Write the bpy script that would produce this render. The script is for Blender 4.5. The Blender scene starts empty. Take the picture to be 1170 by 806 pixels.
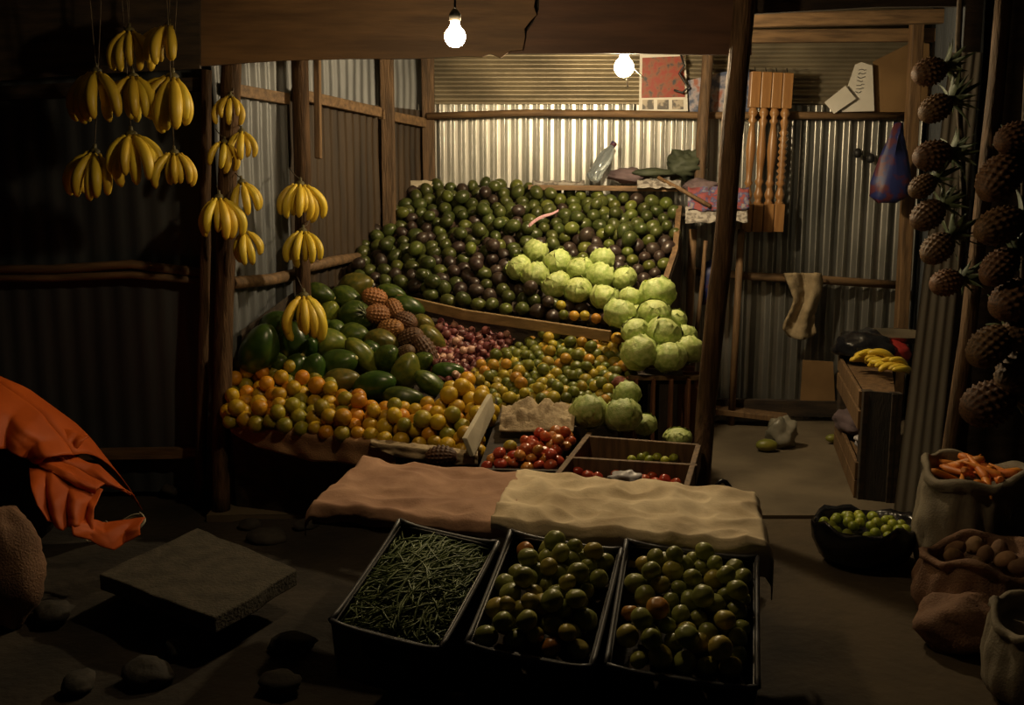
import bpy, math, random
import numpy as np
from mathutils import Vector, Matrix, Euler, Quaternion, noise
R = random.Random(7)
PI = math.pi
sc = bpy.context.scene
C = sc.collection

# ------------------------------------------------------------------ camera
F, CX, CY, H = 1200.0, 585.0, 403.0, 1.55
PITCH = math.radians(9.6)
cp, sp = math.cos(PITCH), math.sin(PITCH)
cam = bpy.data.objects.new('camera', bpy.data.cameras.new('camera'))
C.objects.link(cam)
cam.location = (0, 0, H)
cam.rotation_euler = (PI/2 - PITCH, 0, 0)
cam.data.sensor_fit = 'HORIZONTAL'
cam.data.sensor_width = 36
cam.data.lens = 36*F/1170
cam.data.clip_start = 0.05
sc.camera = cam

def ray(px, py):
    a, b = (px-CX)/F, -(py-CY)/F
    return Vector((a, cp+b*sp, -sp+b*cp))
def A(px, py, Y):                       # the point on a pixel's line of sight at distance Y
    d = ray(px, py)
    return Vector((0, 0, H)) + d*(Y/d.y)
def G(px, py, z=0.0):                   # the point on a pixel's line of sight at height z
    d = ray(px, py)
    return Vector((0, 0, H)) + d*((z-H)/d.z)
def PX(v):
    v = Vector(v) - Vector((0, 0, H))
    dep = v.y*cp - v.z*sp
    return CX + F*v.x/dep, CY - F*(v.y*sp + v.z*cp)/dep

# ------------------------------------------------------------------ materials
def mat(name, c1, c2=None, rough=.6, metal=0., scale=6., bump=0., bscale=40., stretch=(1, 1, 1), rnd=0., spec=.5,
        detail=4., lo=.35, hi=.65, c3=None, trans=0.):
    m = bpy.data.materials.new(name); m.use_nodes = True
    nt = m.node_tree; N = nt.nodes; L = nt.links
    b = N['Principled BSDF']
    tc = N.new('ShaderNodeTexCoord'); mp = N.new('ShaderNodeMapping')
    mp.inputs['Scale'].default_value = stretch
    L.new(tc.outputs['Object'], mp.inputs['Vector'])
    nz = N.new('ShaderNodeTexNoise'); nz.inputs['Scale'].default_value = scale; nz.inputs['Detail'].default_value = detail
    L.new(mp.outputs['Vector'], nz.inputs['Vector'])
    rp = N.new('ShaderNodeValToRGB')
    rp.color_ramp.elements[0].position = lo; rp.color_ramp.elements[1].position = hi
    rp.color_ramp.elements[0].color = (*c1, 1); rp.color_ramp.elements[1].color = (*(c2 or c1), 1)
    if c3:
        e = rp.color_ramp.elements.new(min(.98, hi+.12)); e.color = (*c3, 1)
    L.new(nz.outputs['Fac'], rp.inputs['Fac'])
    out = rp.outputs['Color']
    if rnd:
        oi = N.new('ShaderNodeObjectInfo'); hs = N.new('ShaderNodeHueSaturation')
        mr = N.new('ShaderNodeMapRange'); mr.inputs['To Min'].default_value = 1-rnd; mr.inputs['To Max'].default_value = 1+rnd
        L.new(oi.outputs['Random'], mr.inputs['Value']); L.new(mr.outputs['Result'], hs.inputs['Value'])
        mr2 = N.new('ShaderNodeMapRange'); mr2.inputs['To Min'].default_value = .5-rnd*.05; mr2.inputs['To Max'].default_value = .5+rnd*.05
        ml = N.new('ShaderNodeMath'); ml.operation = 'FRACT'; mm = N.new('ShaderNodeMath'); mm.operation = 'MULTIPLY'; mm.inputs[1].default_value = 7.31
        L.new(oi.outputs['Random'], mm.inputs[0]); L.new(mm.outputs[0], ml.inputs[0]); L.new(ml.outputs[0], mr2.inputs['Value'])
        L.new(mr2.outputs['Result'], hs.inputs['Hue'])
        L.new(out, hs.inputs['Color']); out = hs.outputs['Color']
    L.new(out, b.inputs['Base Color'])
    b.inputs['Roughness'].default_value = rough; b.inputs['Metallic'].default_value = metal
    b.inputs['Specular IOR Level'].default_value = spec
    if trans: b.inputs['Transmission Weight'].default_value = trans
    if bump:
        n2 = N.new('ShaderNodeTexNoise'); n2.inputs['Scale'].default_value = bscale; n2.inputs['Detail'].default_value = 3
        L.new(mp.outputs['Vector'], n2.inputs['Vector'])
        bp = N.new('ShaderNodeBump'); bp.inputs['Strength'].default_value = bump; bp.inputs['Distance'].default_value = .01
        L.new(n2.outputs['Fac'], bp.inputs['Height']); L.new(bp.outputs['Normal'], b.inputs['Normal'])
    return m

def emit(name, col, s):
    m = bpy.data.materials.new(name); m.use_nodes = True
    b = m.node_tree.nodes['Principled BSDF']
    b.inputs['Base Color'].default_value = (1, 1, 1, 1)
    b.inputs['Emission Color'].default_value = (*col, 1); b.inputs['Emission Strength'].default_value = s
    return m

K = {}
K['shaded_dirt'] = mat('shaded_dirt', (.012, .009, .006), (.038, .028, .018), .95, scale=3, bump=.8, bscale=25, detail=8)
def ground_shade_mat():  # ground stays darker left of the blend, painting in the table's shadow
    m = K['shaded_dirt']; nt = m.node_tree; N = nt.nodes; L = nt.links; b = N['Principled BSDF']
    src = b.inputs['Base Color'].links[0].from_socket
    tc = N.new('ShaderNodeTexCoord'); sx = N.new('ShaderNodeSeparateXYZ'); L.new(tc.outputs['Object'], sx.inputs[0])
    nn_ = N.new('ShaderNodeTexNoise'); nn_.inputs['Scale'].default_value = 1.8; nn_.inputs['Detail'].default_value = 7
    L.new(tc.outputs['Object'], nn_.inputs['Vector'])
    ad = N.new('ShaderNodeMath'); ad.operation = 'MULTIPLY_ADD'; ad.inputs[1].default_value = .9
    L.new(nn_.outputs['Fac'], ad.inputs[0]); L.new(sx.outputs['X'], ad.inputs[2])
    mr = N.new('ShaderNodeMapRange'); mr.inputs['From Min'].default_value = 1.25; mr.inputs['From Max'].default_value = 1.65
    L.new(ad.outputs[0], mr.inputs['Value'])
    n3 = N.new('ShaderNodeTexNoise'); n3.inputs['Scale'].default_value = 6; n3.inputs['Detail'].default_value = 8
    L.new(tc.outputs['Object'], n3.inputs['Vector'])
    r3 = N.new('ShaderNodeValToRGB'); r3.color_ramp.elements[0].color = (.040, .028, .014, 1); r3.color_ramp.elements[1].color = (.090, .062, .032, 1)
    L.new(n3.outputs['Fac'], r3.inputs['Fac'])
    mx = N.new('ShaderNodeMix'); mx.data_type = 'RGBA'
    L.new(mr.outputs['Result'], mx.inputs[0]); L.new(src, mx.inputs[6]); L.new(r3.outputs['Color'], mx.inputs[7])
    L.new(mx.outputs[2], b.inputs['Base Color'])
ground_shade_mat()
K['concrete'] = mat('concrete', (.085, .064, .038), (.155, .120, .074), .85, scale=2.5, bump=.25, bscale=30, detail=8)
K['slab'] = mat('slab_concrete', (.040, .033, .022), (.072, .060, .041), .95, scale=14, bump=.6, bscale=90, detail=8)
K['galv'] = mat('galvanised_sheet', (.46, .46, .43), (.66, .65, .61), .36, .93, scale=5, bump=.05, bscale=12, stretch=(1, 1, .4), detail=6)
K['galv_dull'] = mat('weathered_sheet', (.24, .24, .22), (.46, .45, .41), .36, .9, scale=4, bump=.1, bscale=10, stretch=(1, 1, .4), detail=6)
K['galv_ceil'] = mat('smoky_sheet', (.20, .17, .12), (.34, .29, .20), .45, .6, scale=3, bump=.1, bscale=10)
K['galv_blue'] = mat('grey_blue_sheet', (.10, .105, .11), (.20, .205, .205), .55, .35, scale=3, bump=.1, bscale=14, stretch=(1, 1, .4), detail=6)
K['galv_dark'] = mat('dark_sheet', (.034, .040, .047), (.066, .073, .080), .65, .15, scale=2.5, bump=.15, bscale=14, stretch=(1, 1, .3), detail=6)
K['strip'] = mat('pale_grey_sheet', (.30, .28, .235), (.46, .43, .37), .6, .15, scale=3, bump=.1, bscale=14, stretch=(1, 1, .4), detail=6)
K['earth'] = mat('packed_earth', (.075, .055, .030), (.13, .095, .055), .95, scale=4, bump=.5, bscale=30, detail=8)
K['burlap2'] = mat('dull_sacking', (.30, .22, .13), (.44, .34, .21), .95, scale=9, bump=.4, bscale=120, detail=6)
K['greybag'] = mat('dirty_plastic_bag', (.14, .13, .095), (.24, .22, .17), .4, scale=8, bump=.3, bscale=25)
K['rusty'] = mat('rusty_brown_panel', (.018, .010, .004), (.055, .031, .012), .7, .0, scale=5, bump=.2, bscale=18, stretch=(3, 3, .3), detail=8)
K['wood'] = mat('brown_wood', (.09, .05, .022), (.20, .115, .05), .7, scale=7, bump=.3, bscale=30, stretch=(6, 6, .7), detail=6)
K['woodh'] = mat('brown_wood_rail', (.10, .058, .027), (.22, .13, .06), .7, scale=7, bump=.3, bscale=30, stretch=(.7, 6, 6), detail=6)
K['plank'] = mat('planed_wood', (.20, .125, .05), (.33, .21, .09), .65, scale=6, bump=.2, bscale=30, stretch=(.8, 6, 6), detail=6)
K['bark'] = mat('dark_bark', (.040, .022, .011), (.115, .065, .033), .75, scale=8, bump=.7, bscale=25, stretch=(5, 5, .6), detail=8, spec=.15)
K['bark2'] = mat('lighter_bark', (.06, .035, .017), (.16, .093, .045), .75, scale=8, bump=.6, bscale=25, stretch=(5, 5, .6), detail=8)  # lighter tone of the same bark
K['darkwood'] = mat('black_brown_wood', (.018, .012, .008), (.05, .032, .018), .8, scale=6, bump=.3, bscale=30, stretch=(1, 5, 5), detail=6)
K['near_black'] = mat('near_black_wood', (.008, .006, .004), (.020, .014, .009), .85, scale=6, bump=.3, bscale=30, stretch=(5, 5, 1), detail=6)  # near-black wood, also used to black out the fascia crack
K['redwood'] = mat('red_brown_slats', (.15, .058, .028), (.25, .10, .05), .75, scale=6, bump=.3, bscale=30, stretch=(5, 5, .7), detail=6)
K['board'] = mat('fascia_board', (.082, .042, .017), (.155, .083, .033), .65, scale=5, bump=.15, bscale=25, stretch=(.6, 5, 5), detail=8)
K['board2'] = mat('red_fascia_board', (.062, .028, .017), (.10, .046, .026), .65, scale=5, bump=.15, bscale=25, stretch=(.6, 5, 5), detail=8)
K['varnish'] = mat('varnished_wood', (.22, .105, .036), (.32, .165, .06), .35, scale=6, stretch=(5, 5, .5), detail=6)
K['burlap'] = mat('brown_sacking', (.24, .125, .058), (.38, .21, .10), .95, scale=9, bump=.4, bscale=160, detail=6)
K['pinkcloth'] = mat('brown_pink_sacking', (.28, .145, .085), (.46, .265, .165), .9, scale=6, bump=.15, bscale=90, detail=6)
K['beige'] = mat('beige_sacking', (.46, .345, .205), (.76, .62, .41), .9, scale=6, bump=.15, bscale=90, detail=6)
K['sack'] = mat('woven_white_sack', (.15, .12, .08), (.25, .21, .145), .8, scale=10, bump=.25, bscale=140, detail=6)
K['sackb'] = mat('brown_sack', (.16, .085, .05), (.24, .13, .075), .85, scale=10, bump=.5, bscale=140, detail=6)
K['tarp'] = mat('orange_tarpaulin', (.40, .066, .006), (.54, .098, .010), .6, scale=5, bump=.12, bscale=9, detail=6, spec=.25)
K['black'] = mat('black_plastic', (.012, .012, .014), (.022, .022, .025), .38, scale=8)
K['blackbag'] = mat('black_polythene', (.008, .008, .01), (.014, .014, .016), .22, scale=8, bump=.3, bscale=35)
K['rim'] = mat('scuffed_plastic_rim', (.05, .05, .055), (.085, .085, .095), .45, scale=14)
K['white'] = mat('white_paper', (.60, .57, .50), (.72, .69, .62), .85, scale=4, bump=.1, bscale=20)
K['foam'] = mat('pale_board', (.40, .35, .25), (.52, .46, .34), .85, scale=8, bump=.1, bscale=60)
K['towel'] = mat('tan_cloth', (.24, .18, .10), (.36, .28, .17), .95, scale=10, bump=.4, bscale=90)
K['card'] = mat('brown_hardboard', (.17, .095, .035), (.24, .14, .055), .8, scale=4, bump=.1, bscale=30)
K['poster'] = mat('red_poster', (.26, .035, .02), (.22, .075, .035), .5, scale=24, lo=.42, hi=.56, c3=(.04, .04, .045), detail=3)
K['poster2'] = mat('blue_collage_poster', (.07, .09, .16), (.34, .31, .34), .5, scale=16, lo=.42, hi=.55, c3=(.32, .12, .08), detail=3)
K['print'] = mat('grey_photo_strip', (.10, .09, .08), (.42, .36, .28), .5, scale=16, lo=.45, hi=.55)
K['cloth_rb'] = mat('red_blue_patterned_cloth', (.24, .06, .06), (.06, .07, .18), .85, scale=26, lo=.46, hi=.52, c3=(.26, .22, .22))
K['purple'] = mat('mauve_cloth', (.085, .058, .062), (.15, .105, .11), .9, scale=7, bump=.4, bscale=25)
K['news'] = mat('newsprint', (.16, .14, .12), (.36, .33, .29), .9, scale=35, lo=.42, hi=.55)
K['greencloth'] = mat('dull_green_cloth', (.022, .030, .014), (.055, .065, .035), .7, scale=8, bump=.3, bscale=25)
K['bluebag'] = mat('blue_red_bag', (.018, .026, .12), (.09, .02, .03), .5, scale=14, lo=.5, hi=.60)
K['palebag'] = mat('pale_plastic_bag', (.42, .40, .40), (.56, .53, .55), .35, scale=8, bump=.3, bscale=25)
K['pinkstrip'] = mat('pink_paper', (.50, .26, .30), (.62, .36, .40), .7)
K['rope'] = mat('cord_fibre', (.06, .045, .03), (.12, .09, .06), .9, scale=40)
K['wire'] = mat('black_cable', (.012, .012, .012), None, .5)
K['socket'] = mat('bulb_socket', (.03, .028, .025), None, .5)
K['sackred'] = mat('dull_red_net', (.16, .045, .03), (.26, .08, .05), .8, scale=30, bump=.5, bscale=60)
K['tin'] = mat('tin_tray', (.42, .36, .27), (.55, .48, .36), .3, .9)
K['redplastic'] = mat('red_plastic', (.35, .03, .025), None, .4)
K['stone'] = mat('grey_stone', (.022, .019, .015), (.055, .046, .036), .9, scale=9, bump=.5, bscale=30)
# produce
K['avo_g'] = mat('avocado_green', (.034, .045, .010), (.068, .078, .018), .33, scale=22, bump=.10, bscale=60, rnd=.28)
K['avo_l'] = mat('avocado_light', (.070, .086, .015), (.120, .132, .024), .34, scale=22, bump=.10, bscale=60, rnd=.28)
K['avo_d'] = mat('avocado_dark', (.026, .016, .014), (.048, .032, .022), .36, scale=22, bump=.12, bscale=60, rnd=.25)
K['or_y'] = mat('orange_yellow', (.46, .27, .012), (.56, .36, .02), .4, scale=9, bump=.15, bscale=120, rnd=.15)
K['or_o'] = mat('orange_ripe', (.52, .20, .010), (.56, .27, .014), .4, scale=9, bump=.15, bscale=120, rnd=.15)
K['or_g'] = mat('orange_green', (.19, .19, .016), (.36, .27, .02), .4, scale=7, bump=.15, bscale=120, rnd=.15)
K['ci_g'] = mat('citrus_green', (.075, .095, .012), (.16, .165, .022), .4, scale=9, bump=.12, bscale=120, rnd=.2)
K['ci_y'] = mat('citrus_yellow', (.27, .215, .02), (.40, .29, .03), .4, scale=9, bump=.12, bscale=120, rnd=.2)
K['ci_o'] = mat('citrus_orange', (.40, .18, .02), (.44, .26, .03), .4, scale=9, bump=.12, bscale=120, rnd=.2)
K['lime'] = mat('lime_green', (.20, .27, .025), (.36, .38, .04), .4, scale=9, bump=.12, bscale=120, rnd=.2)
K['on_r'] = mat('onion_red', (.12, .034, .036), (.24, .082, .072), .4, scale=7, stretch=(3, 3, .5), rnd=.3)
K['on_p'] = mat('onion_pale', (.42, .22, .17), (.52, .30, .22), .42, scale=7, stretch=(3, 3, .5), rnd=.2)
K['to_r'] = mat('tomato_red', (.44, .060, .028), (.52, .11, .045), .25, scale=4, rnd=.2)
K['to_o'] = mat('tomato_orange', (.48, .16, .04), (.50, .22, .05), .25, scale=4, rnd=.2)
K['gt_g'] = mat('tomato_green', (.20, .22, .05), (.32, .32, .08), .35, scale=5, rnd=.2)
K['gt_y'] = mat('tomato_turning', (.32, .28, .06), (.44, .34, .07), .35, scale=5, rnd=.2)
K['gt_o'] = mat('tomato_blush', (.40, .15, .03), (.42, .24, .04), .35, scale=4, rnd=.15)
K['cab'] = mat('cabbage_head', (.37, .45, .12), (.54, .59, .24), .5, scale=6, bump=.3, bscale=16, rnd=.12, detail=6)
K['cableaf'] = mat('cabbage_leaf', (.29, .39, .085), (.50, .56, .21), .5, scale=5, bump=.3, bscale=14, rnd=.12, detail=6)
K['pap_d'] = mat('papaya_dark', (.020, .048, .007), (.045, .085, .012), .28, scale=5, rnd=.2)
K['pap_g'] = mat('papaya_green', (.030, .058, .008), (.075, .105, .014), .33, scale=9, rnd=.25, lo=.4, hi=.62)
K['pap_l'] = mat('papaya_light', (.080, .110, .013), (.19, .19, .024), .33, scale=7, rnd=.2)
K['pap_o'] = mat('papaya_olive', (.055, .062, .010), (.15, .115, .018), .33, scale=7, rnd=.2)
K['papstem'] = mat('papaya_stem', (.36, .33, .10), (.48, .42, .15), .7, scale=20)
K['pine_k'] = mat('pineapple_dark', (.040, .018, .009), (.13, .058, .022), .65, scale=22, rnd=.1)
K['pine_o'] = mat('pineapple_orange', (.15, .06, .018), (.36, .16, .045), .6, scale=22, rnd=.2)
K['pine_b'] = mat('pineapple_brown', (.055, .028, .014), (.17, .085, .034), .65, scale=22, rnd=.2)
K['crown'] = mat('pineapple_crown', (.035, .055, .022), (.085, .11, .05), .6, scale=8)
K['crown_p'] = mat('pineapple_crown_pale', (.14, .17, .10), (.30, .31, .2), .6, scale=8)
K['ban'] = mat('banana_skin', (.56, .37, .025), (.66, .48, .045), .45, scale=5, rnd=.15, lo=.3, hi=.6)
K['ban_tip'] = mat('banana_stalk', (.05, .04, .015), (.12, .10, .03), .7, scale=20)
K['carrot'] = mat('carrot_orange', (.55, .16, .02), (.66, .24, .035), .5, scale=12, rnd=.2)
K['potato'] = mat('potato_brown', (.16, .085, .04), (.25, .14, .065), .8, scale=10, bump=.3, bscale=50, rnd=.2)
K['bean'] = mat('green_beans', (.095, .135, .045), (.19, .235, .09), .5, scale=30, rnd=.1)
K['mango'] = mat('mango_green', (.12, .14, .02), (.22, .2, .03), .4, scale=6)
K['bottle'] = mat('clear_blue_plastic', (.72, .82, .88), None, .12, trans=.85)
K['bulb1'] = emit('bulb_glow_front', (1.0, .74, .41), 430)
K['bulb2'] = emit('bulb_glow_back', (1.0, .78, .47), 950)

# ------------------------------------------------------------------ mesh builder
class MB:
    def __init__(s): s.v, s.f, s.sm = [], [], []
    def add(s, vs, fs, smooth=True):
        o = len(s.v); s.v += [Vector(p) for p in vs]
        s.f += [tuple(i+o for i in f) for f in fs]; s.sm += [smooth]*len(fs)
        return s
    def box(s, c, size, rot=None):
        c = Vector(c); hx, hy, hz = size[0]/2, size[1]/2, size[2]/2
        vs = [Vector((x, y, z)) for x in (-hx, hx) for y in (-hy, hy) for z in (-hz, hz)]
        if rot: vs = [rot @ p for p in vs]
        return s.add([c+p for p in vs], [(0, 1, 3, 2), (4, 6, 7, 5), (0, 4, 5, 1), (2, 3, 7, 6), (0, 2, 6, 4), (1, 5, 7, 3)], False)
    def beam(s, p0, p1, w, h, up=(0, 0, 1)):
        p0, p1 = Vector(p0), Vector(p1); d = p1-p0; x = d.normalized(); up = Vector(up)
        y = up.cross(x).normalized(); z = x.cross(y)
        rot = Matrix((x, y, z)).transposed()
        return s.box((p0+p1)/2, (d.length, w, h), rot)
    def tube(s, pts, rad, n=10, cap=True):
        pts = [Vector(p) for p in pts]; m = len(pts)
        if not isinstance(rad, (list, tuple)): rad = [rad]*m
        vs = []; a = None
        for i, p in enumerate(pts):
            t = (pts[min(i+1, m-1)]-pts[max(i-1, 0)]).normalized()
            if a is None:
                a = t.orthogonal().normalized()
            else:
                a = (a - t*a.dot(t)); a = a.normalized() if a.length > 1e-6 else t.orthogonal().normalized()
            b = t.cross(a)
            for k in range(n):
                w = 2*PI*k/n
                vs.append(p + (a*math.cos(w)+b*math.sin(w))*rad[i])
        fs = [(i*n+k, i*n+(k+1) % n, (i+1)*n+(k+1) % n, (i+1)*n+k) for i in range(m-1) for k in range(n)]
        s.add(vs, fs, True)
        if cap:
            o = len(s.v)-len(vs)
            s.f += [tuple(o+k for k in reversed(range(n))), tuple(o+(m-1)*n+k for k in range(n))]; s.sm += [False, False]
        return s
    def lathe(s, prof, n=20, fn=None, M=None):
        vs = []
        for j, (r, z) in enumerate(prof):
            for k in range(n):
                a = 2*PI*k/n
                p = Vector((r*math.cos(a), r*math.sin(a), z))
                if fn: p = fn(p, a, j/(len(prof)-1))
                vs.append(M @ p if M else p)
        m = len(prof)
        fs = [(j*n+k, j*n+(k+1) % n, (j+1)*n+(k+1) % n, (j+1)*n+k) for j in range(m-1) for k in range(n)]
        fs += [tuple(reversed(range(n))), tuple((m-1)*n+k for k in range(n))]
        return s.add(vs, fs, True)
    def ball(s, c, r, nu=16, nv=10, fn=None, rot=None):
        c = Vector(c); r = r if isinstance(r, (tuple, list)) else (r, r, r)
        vs = []; 
        def pt(th, ph):
            u = Vector((math.sin(th)*math.cos(ph), math.sin(th)*math.sin(ph), math.cos(th)))
            k = fn(u) if fn else 1.0
            p = Vector((u.x*r[0], u.y*r[1], u.z*r[2]))*k
            return c + (rot @ p if rot else p)
        vs.append(pt(0, 0))
        for j in range(1, nv):
            for i in range(nu): vs.append(pt(PI*j/nv, 2*PI*i/nu))
        vs.append(pt(PI, 0))
        fs = [(0, 1+i, 1+(i+1) % nu) for i in range(nu)]
        for j in range(nv-2):
            a, b = 1+j*nu, 1+(j+1)*nu
            fs += [(a+i, b+i, b+(i+1) % nu, a+(i+1) % nu) for i in range(nu)]
        a = 1+(nv-2)*nu; e = len(vs)-1
        fs += [(a+i, e, a+(i+1) % nu) for i in range(nu)]
        return s.add(vs, fs, True)
    def grid(s, fn, nu, nv, smooth=True):
        vs = [fn(i/nu, j/nv) for j in range(nv+1) for i in range(nu+1)]
        w = nu+1
        return s.add(vs, [(j*w+i, j*w+i+1, (j+1)*w+i+1, (j+1)*w+i) for j in range(nv) for i in range(nu)], smooth)
    def prism(s, pts, off):
        pts = [Vector(p) for p in pts]; off = Vector(off); n = len(pts)
        fs = [tuple(range(n)), tuple(reversed(range(n, 2*n)))] + [(i, n+i, n+(i+1) % n, (i+1) % n) for i in range(n)]
        return s.add(pts+[p+off for p in pts], fs, False)
    def mesh(s, name, m, org=(0, 0, 0)):
        me = bpy.data.meshes.new(name); org = Vector(org)
        me.from_pydata([p-org for p in s.v], [], s.f)
        me.polygons.foreach_set('use_smooth', s.sm)
        me.materials.append(m); me.update()
        return me
    def build(s, name, m, parent=None, org=(0, 0, 0), solid=0., bev=0.):
        o = bpy.data.objects.new(name, s.mesh(name, m, org)); C.objects.link(o)
        if parent: o.parent = parent
        else: o.location = org
        if solid:
            md = o.modifiers.new('solid', 'SOLIDIFY'); md.thickness = solid
        if bev:
            md = o.modifiers.new('bevel', 'BEVEL'); md.width = bev; md.segments = 2; md.limit_method = 'ANGLE'
        return o

def tag(o, label, cat, group=None, kind=None):
    o['label'] = label; o['category'] = cat
    if group: o['group'] = group
    if kind: o['kind'] = kind
    return o
def thing(name, label, cat, loc, rot=None, group=None):
    o = bpy.data.objects.new(name, None); C.objects.link(o); o.empty_display_size = .05
    o.location = loc
    if rot: o.rotation_euler = rot
    return tag(o, label, cat, group)
def struct(o):
    o['kind'] = 'structure'; return o
def sroot(name, loc=(0, 0, 0)):
    o = bpy.data.objects.new(name, None); C.objects.link(o); o.location = loc
    return struct(o)
def inst(name, me, loc, rot=(0, 0, 0), s=1., parent=None):
    o = bpy.data.objects.new(name, me); C.objects.link(o)
    if parent: o.parent = parent
    o.location = loc; o.rotation_euler = rot; o.scale = s if isinstance(s, (tuple, list)) else (s, s, s)
    return o
def rrot(): return (R.uniform(0, 6.28), R.uniform(0, 6.28), R.uniform(0, 6.28))
def nz(p, f=1., seed=0.): return noise.noise(Vector((p[0]*f+seed, p[1]*f+seed*1.7, p[2]*f-seed)))

ONES = ['', 'first', 'second', 'third', 'fourth', 'fifth', 'sixth', 'seventh', 'eighth', 'ninth', 'tenth', 'eleventh', 'twelfth',
        'thirteenth', 'fourteenth', 'fifteenth', 'sixteenth', 'seventeenth', 'eighteenth', 'nineteenth']
def nth(k):
    if k < 20: return ONES[k]
    t = {2: 'twent', 3: 'thirt', 4: 'fort', 5: 'fift'}[k//10]
    return t+'ieth' if k % 10 == 0 else t+'y-'+ONES[k % 10]

# ------------------------------------------------------------------ setting
g = MB(); 
def gz_(x, y): return .03*nz((x, y, 0), 1.3, 3)+.015*nz((x, y, 0), 5, 9)-.02
def gfn(u, v):
    x, y = -7+14*u, -2+16*v
    k = min(1, max(0, (4.3-y)/.5)) if x > -1.2 else min(1, max(0, (4.8-y)/.3))
    k = max(k*(.35 if x > .9 else 1), 0)
    return Vector((x, y, gz_(x, y)*k - (.03 if y > 4.6 else 0)))
struct(g.grid(gfn, 140, 160).build('ground', K['shaded_dirt']))
f = MB()
def ffn(u, v): return Vector((-1.4+4.4*u, 4.62+2.1*v, .012+.006*nz((u*4, v*3, 0), 2)))
f.grid(ffn, 40, 30)
f.prism([(-1.4, 4.62, .012), (3, 4.62, .012), (3, 4.62, -.05), (-1.4, 4.62, -.05)], (0, .01, 0))
struct(f.build('floor', K['concrete']))
def corr(mb, p0, p1, z0, z1, pitch, amp, vert=True, seed=0., dent=.004, ridge=0.):
    p0, p1 = Vector((*p0, 0)), Vector((*p1, 0)); d = p1-p0; Ln = d.length; x = d.normalized(); nrm = Vector((x.y, -x.x, 0))
    if vert:
        nu = max(4, int(Ln/pitch*(20 if ridge else 8))); nv = 14
    else:
        nu = 24; nv = max(4, int((z1-z0)/pitch*8))
    def fn(u, v):
        z = z0+(z1-z0)*v; q = (u*Ln if vert else z)/pitch
        if ridge:
            fq = q % 1.0; w = 1.0 if fq < ridge else 1-2*(1-abs((fq-ridge)/(1-ridge)*2-1))
        else:
            w = math.sin(2*PI*q); w = math.copysign(abs(w)**.7, w)
        o = amp*w + dent*nz((u*Ln*2.5, z*2.5, 0), 1.6, seed)*2
        return p0 + x*(u*Ln) + nrm*o + Vector((0, 0, z))
    return mb.grid(fn, nu, nv)

# back wall
wb = sroot('wall_back')
corr(MB(), (-.62, 6.62), (1.42, 6.62), 0, 1.978, .066, -.017, seed=1, ridge=.38, dent=.0025).build('corrugated_sheet', K['galv'], wb)
corr(MB(), (1.40, 6.60), (2.70, 6.60), 0, 1.972, .088, -.019, seed=5, dent=.004, ridge=.34).build('corrugated_sheet', K['galv_dull'], wb)
corr(MB(), (-.62, 6.68), (2.70, 6.68), 1.90, 2.62, .052, .010, False, seed=2).build('ribbed_upper_sheet', K['galv_ceil'], wb)
r = MB(); pts = [A(px, py, 6.54) for px, py in ((488, 133), (600, 129), (700, 130), (800, 132), (900, 132), (1040, 133))]
r.tube(pts, [.022, .021, .023, .022, .024, .023], 8); r.build('wall_rail', K['woodh'], wb)
r = MB(); r.tube([A(px, py, 6.5) for px, py in ((788, 310), (860, 316), (940, 320), (1028, 326))], [.028, .025, .027, .026], 8); r.build('wall_rail', K['woodh'], wb)
b = MB(); b.beam((1.05, 6.5, .11), (2.45, 6.5, .08), .05, .10); b.build('bottom_plank', K['darkwood'], wb)

# left wall: slanting from the front-left post to the back corner
WA, WB_ = Vector((-1.34, 4.92, 0)), Vector((-.54, 6.62, 0))
wd = (WB_-WA).normalized(); wn = Vector((wd.y, -wd.x, 0))
def WL(t, z=0, off=0): return WA + (WB_-WA)*t + Vector((0, 0, z)) + wn*off
def xy(v): return (v.x, v.y)
def wallY(px):
    best = min(range(101), key=lambda k: abs(PX(WL(k/100, 1.2))[0]-px)); return WL(best/100).y
wl = sroot('wall_left')
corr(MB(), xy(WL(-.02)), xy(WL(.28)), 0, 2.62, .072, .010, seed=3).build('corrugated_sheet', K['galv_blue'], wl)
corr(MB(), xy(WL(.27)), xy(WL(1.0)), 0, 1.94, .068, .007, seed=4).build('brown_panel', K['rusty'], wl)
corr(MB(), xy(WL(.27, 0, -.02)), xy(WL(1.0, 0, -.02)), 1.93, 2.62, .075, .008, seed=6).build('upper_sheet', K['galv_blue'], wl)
for a_, b_, z0, z1 in ((.0, .25, 1.94, 1.92), (.28, .70, 1.95, 1.90), (.71, 1.0, 1.89, 1.86)):
    MB().beam(WL(a_, z0, .03), WL(b_, z1, .03), .04, .055).build('wall_rail', K['woodh'], wl, bev=.004)
MB().tube([WL(.0, 1.05, .03), WL(.15, 1.04, .03), WL(.26, 1.05, .03)], .03, 8).build('wall_rail', K['woodh'], wl)
MB().tube([WL(.27, 1.07, .03), WL(.42, 1.09, .03), WL(.57, 1.10, .03)], [.026, .03, .024], 8).build('wall_rail', K['woodh'], wl)
for t in (.735, .985):
    MB().beam(WL(t, 0, .045), WL(t, 2.6, .045), .075, .07, (0, 1, 0)).build('wall_stud', K['bark2'], wl, bev=.006)

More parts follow.
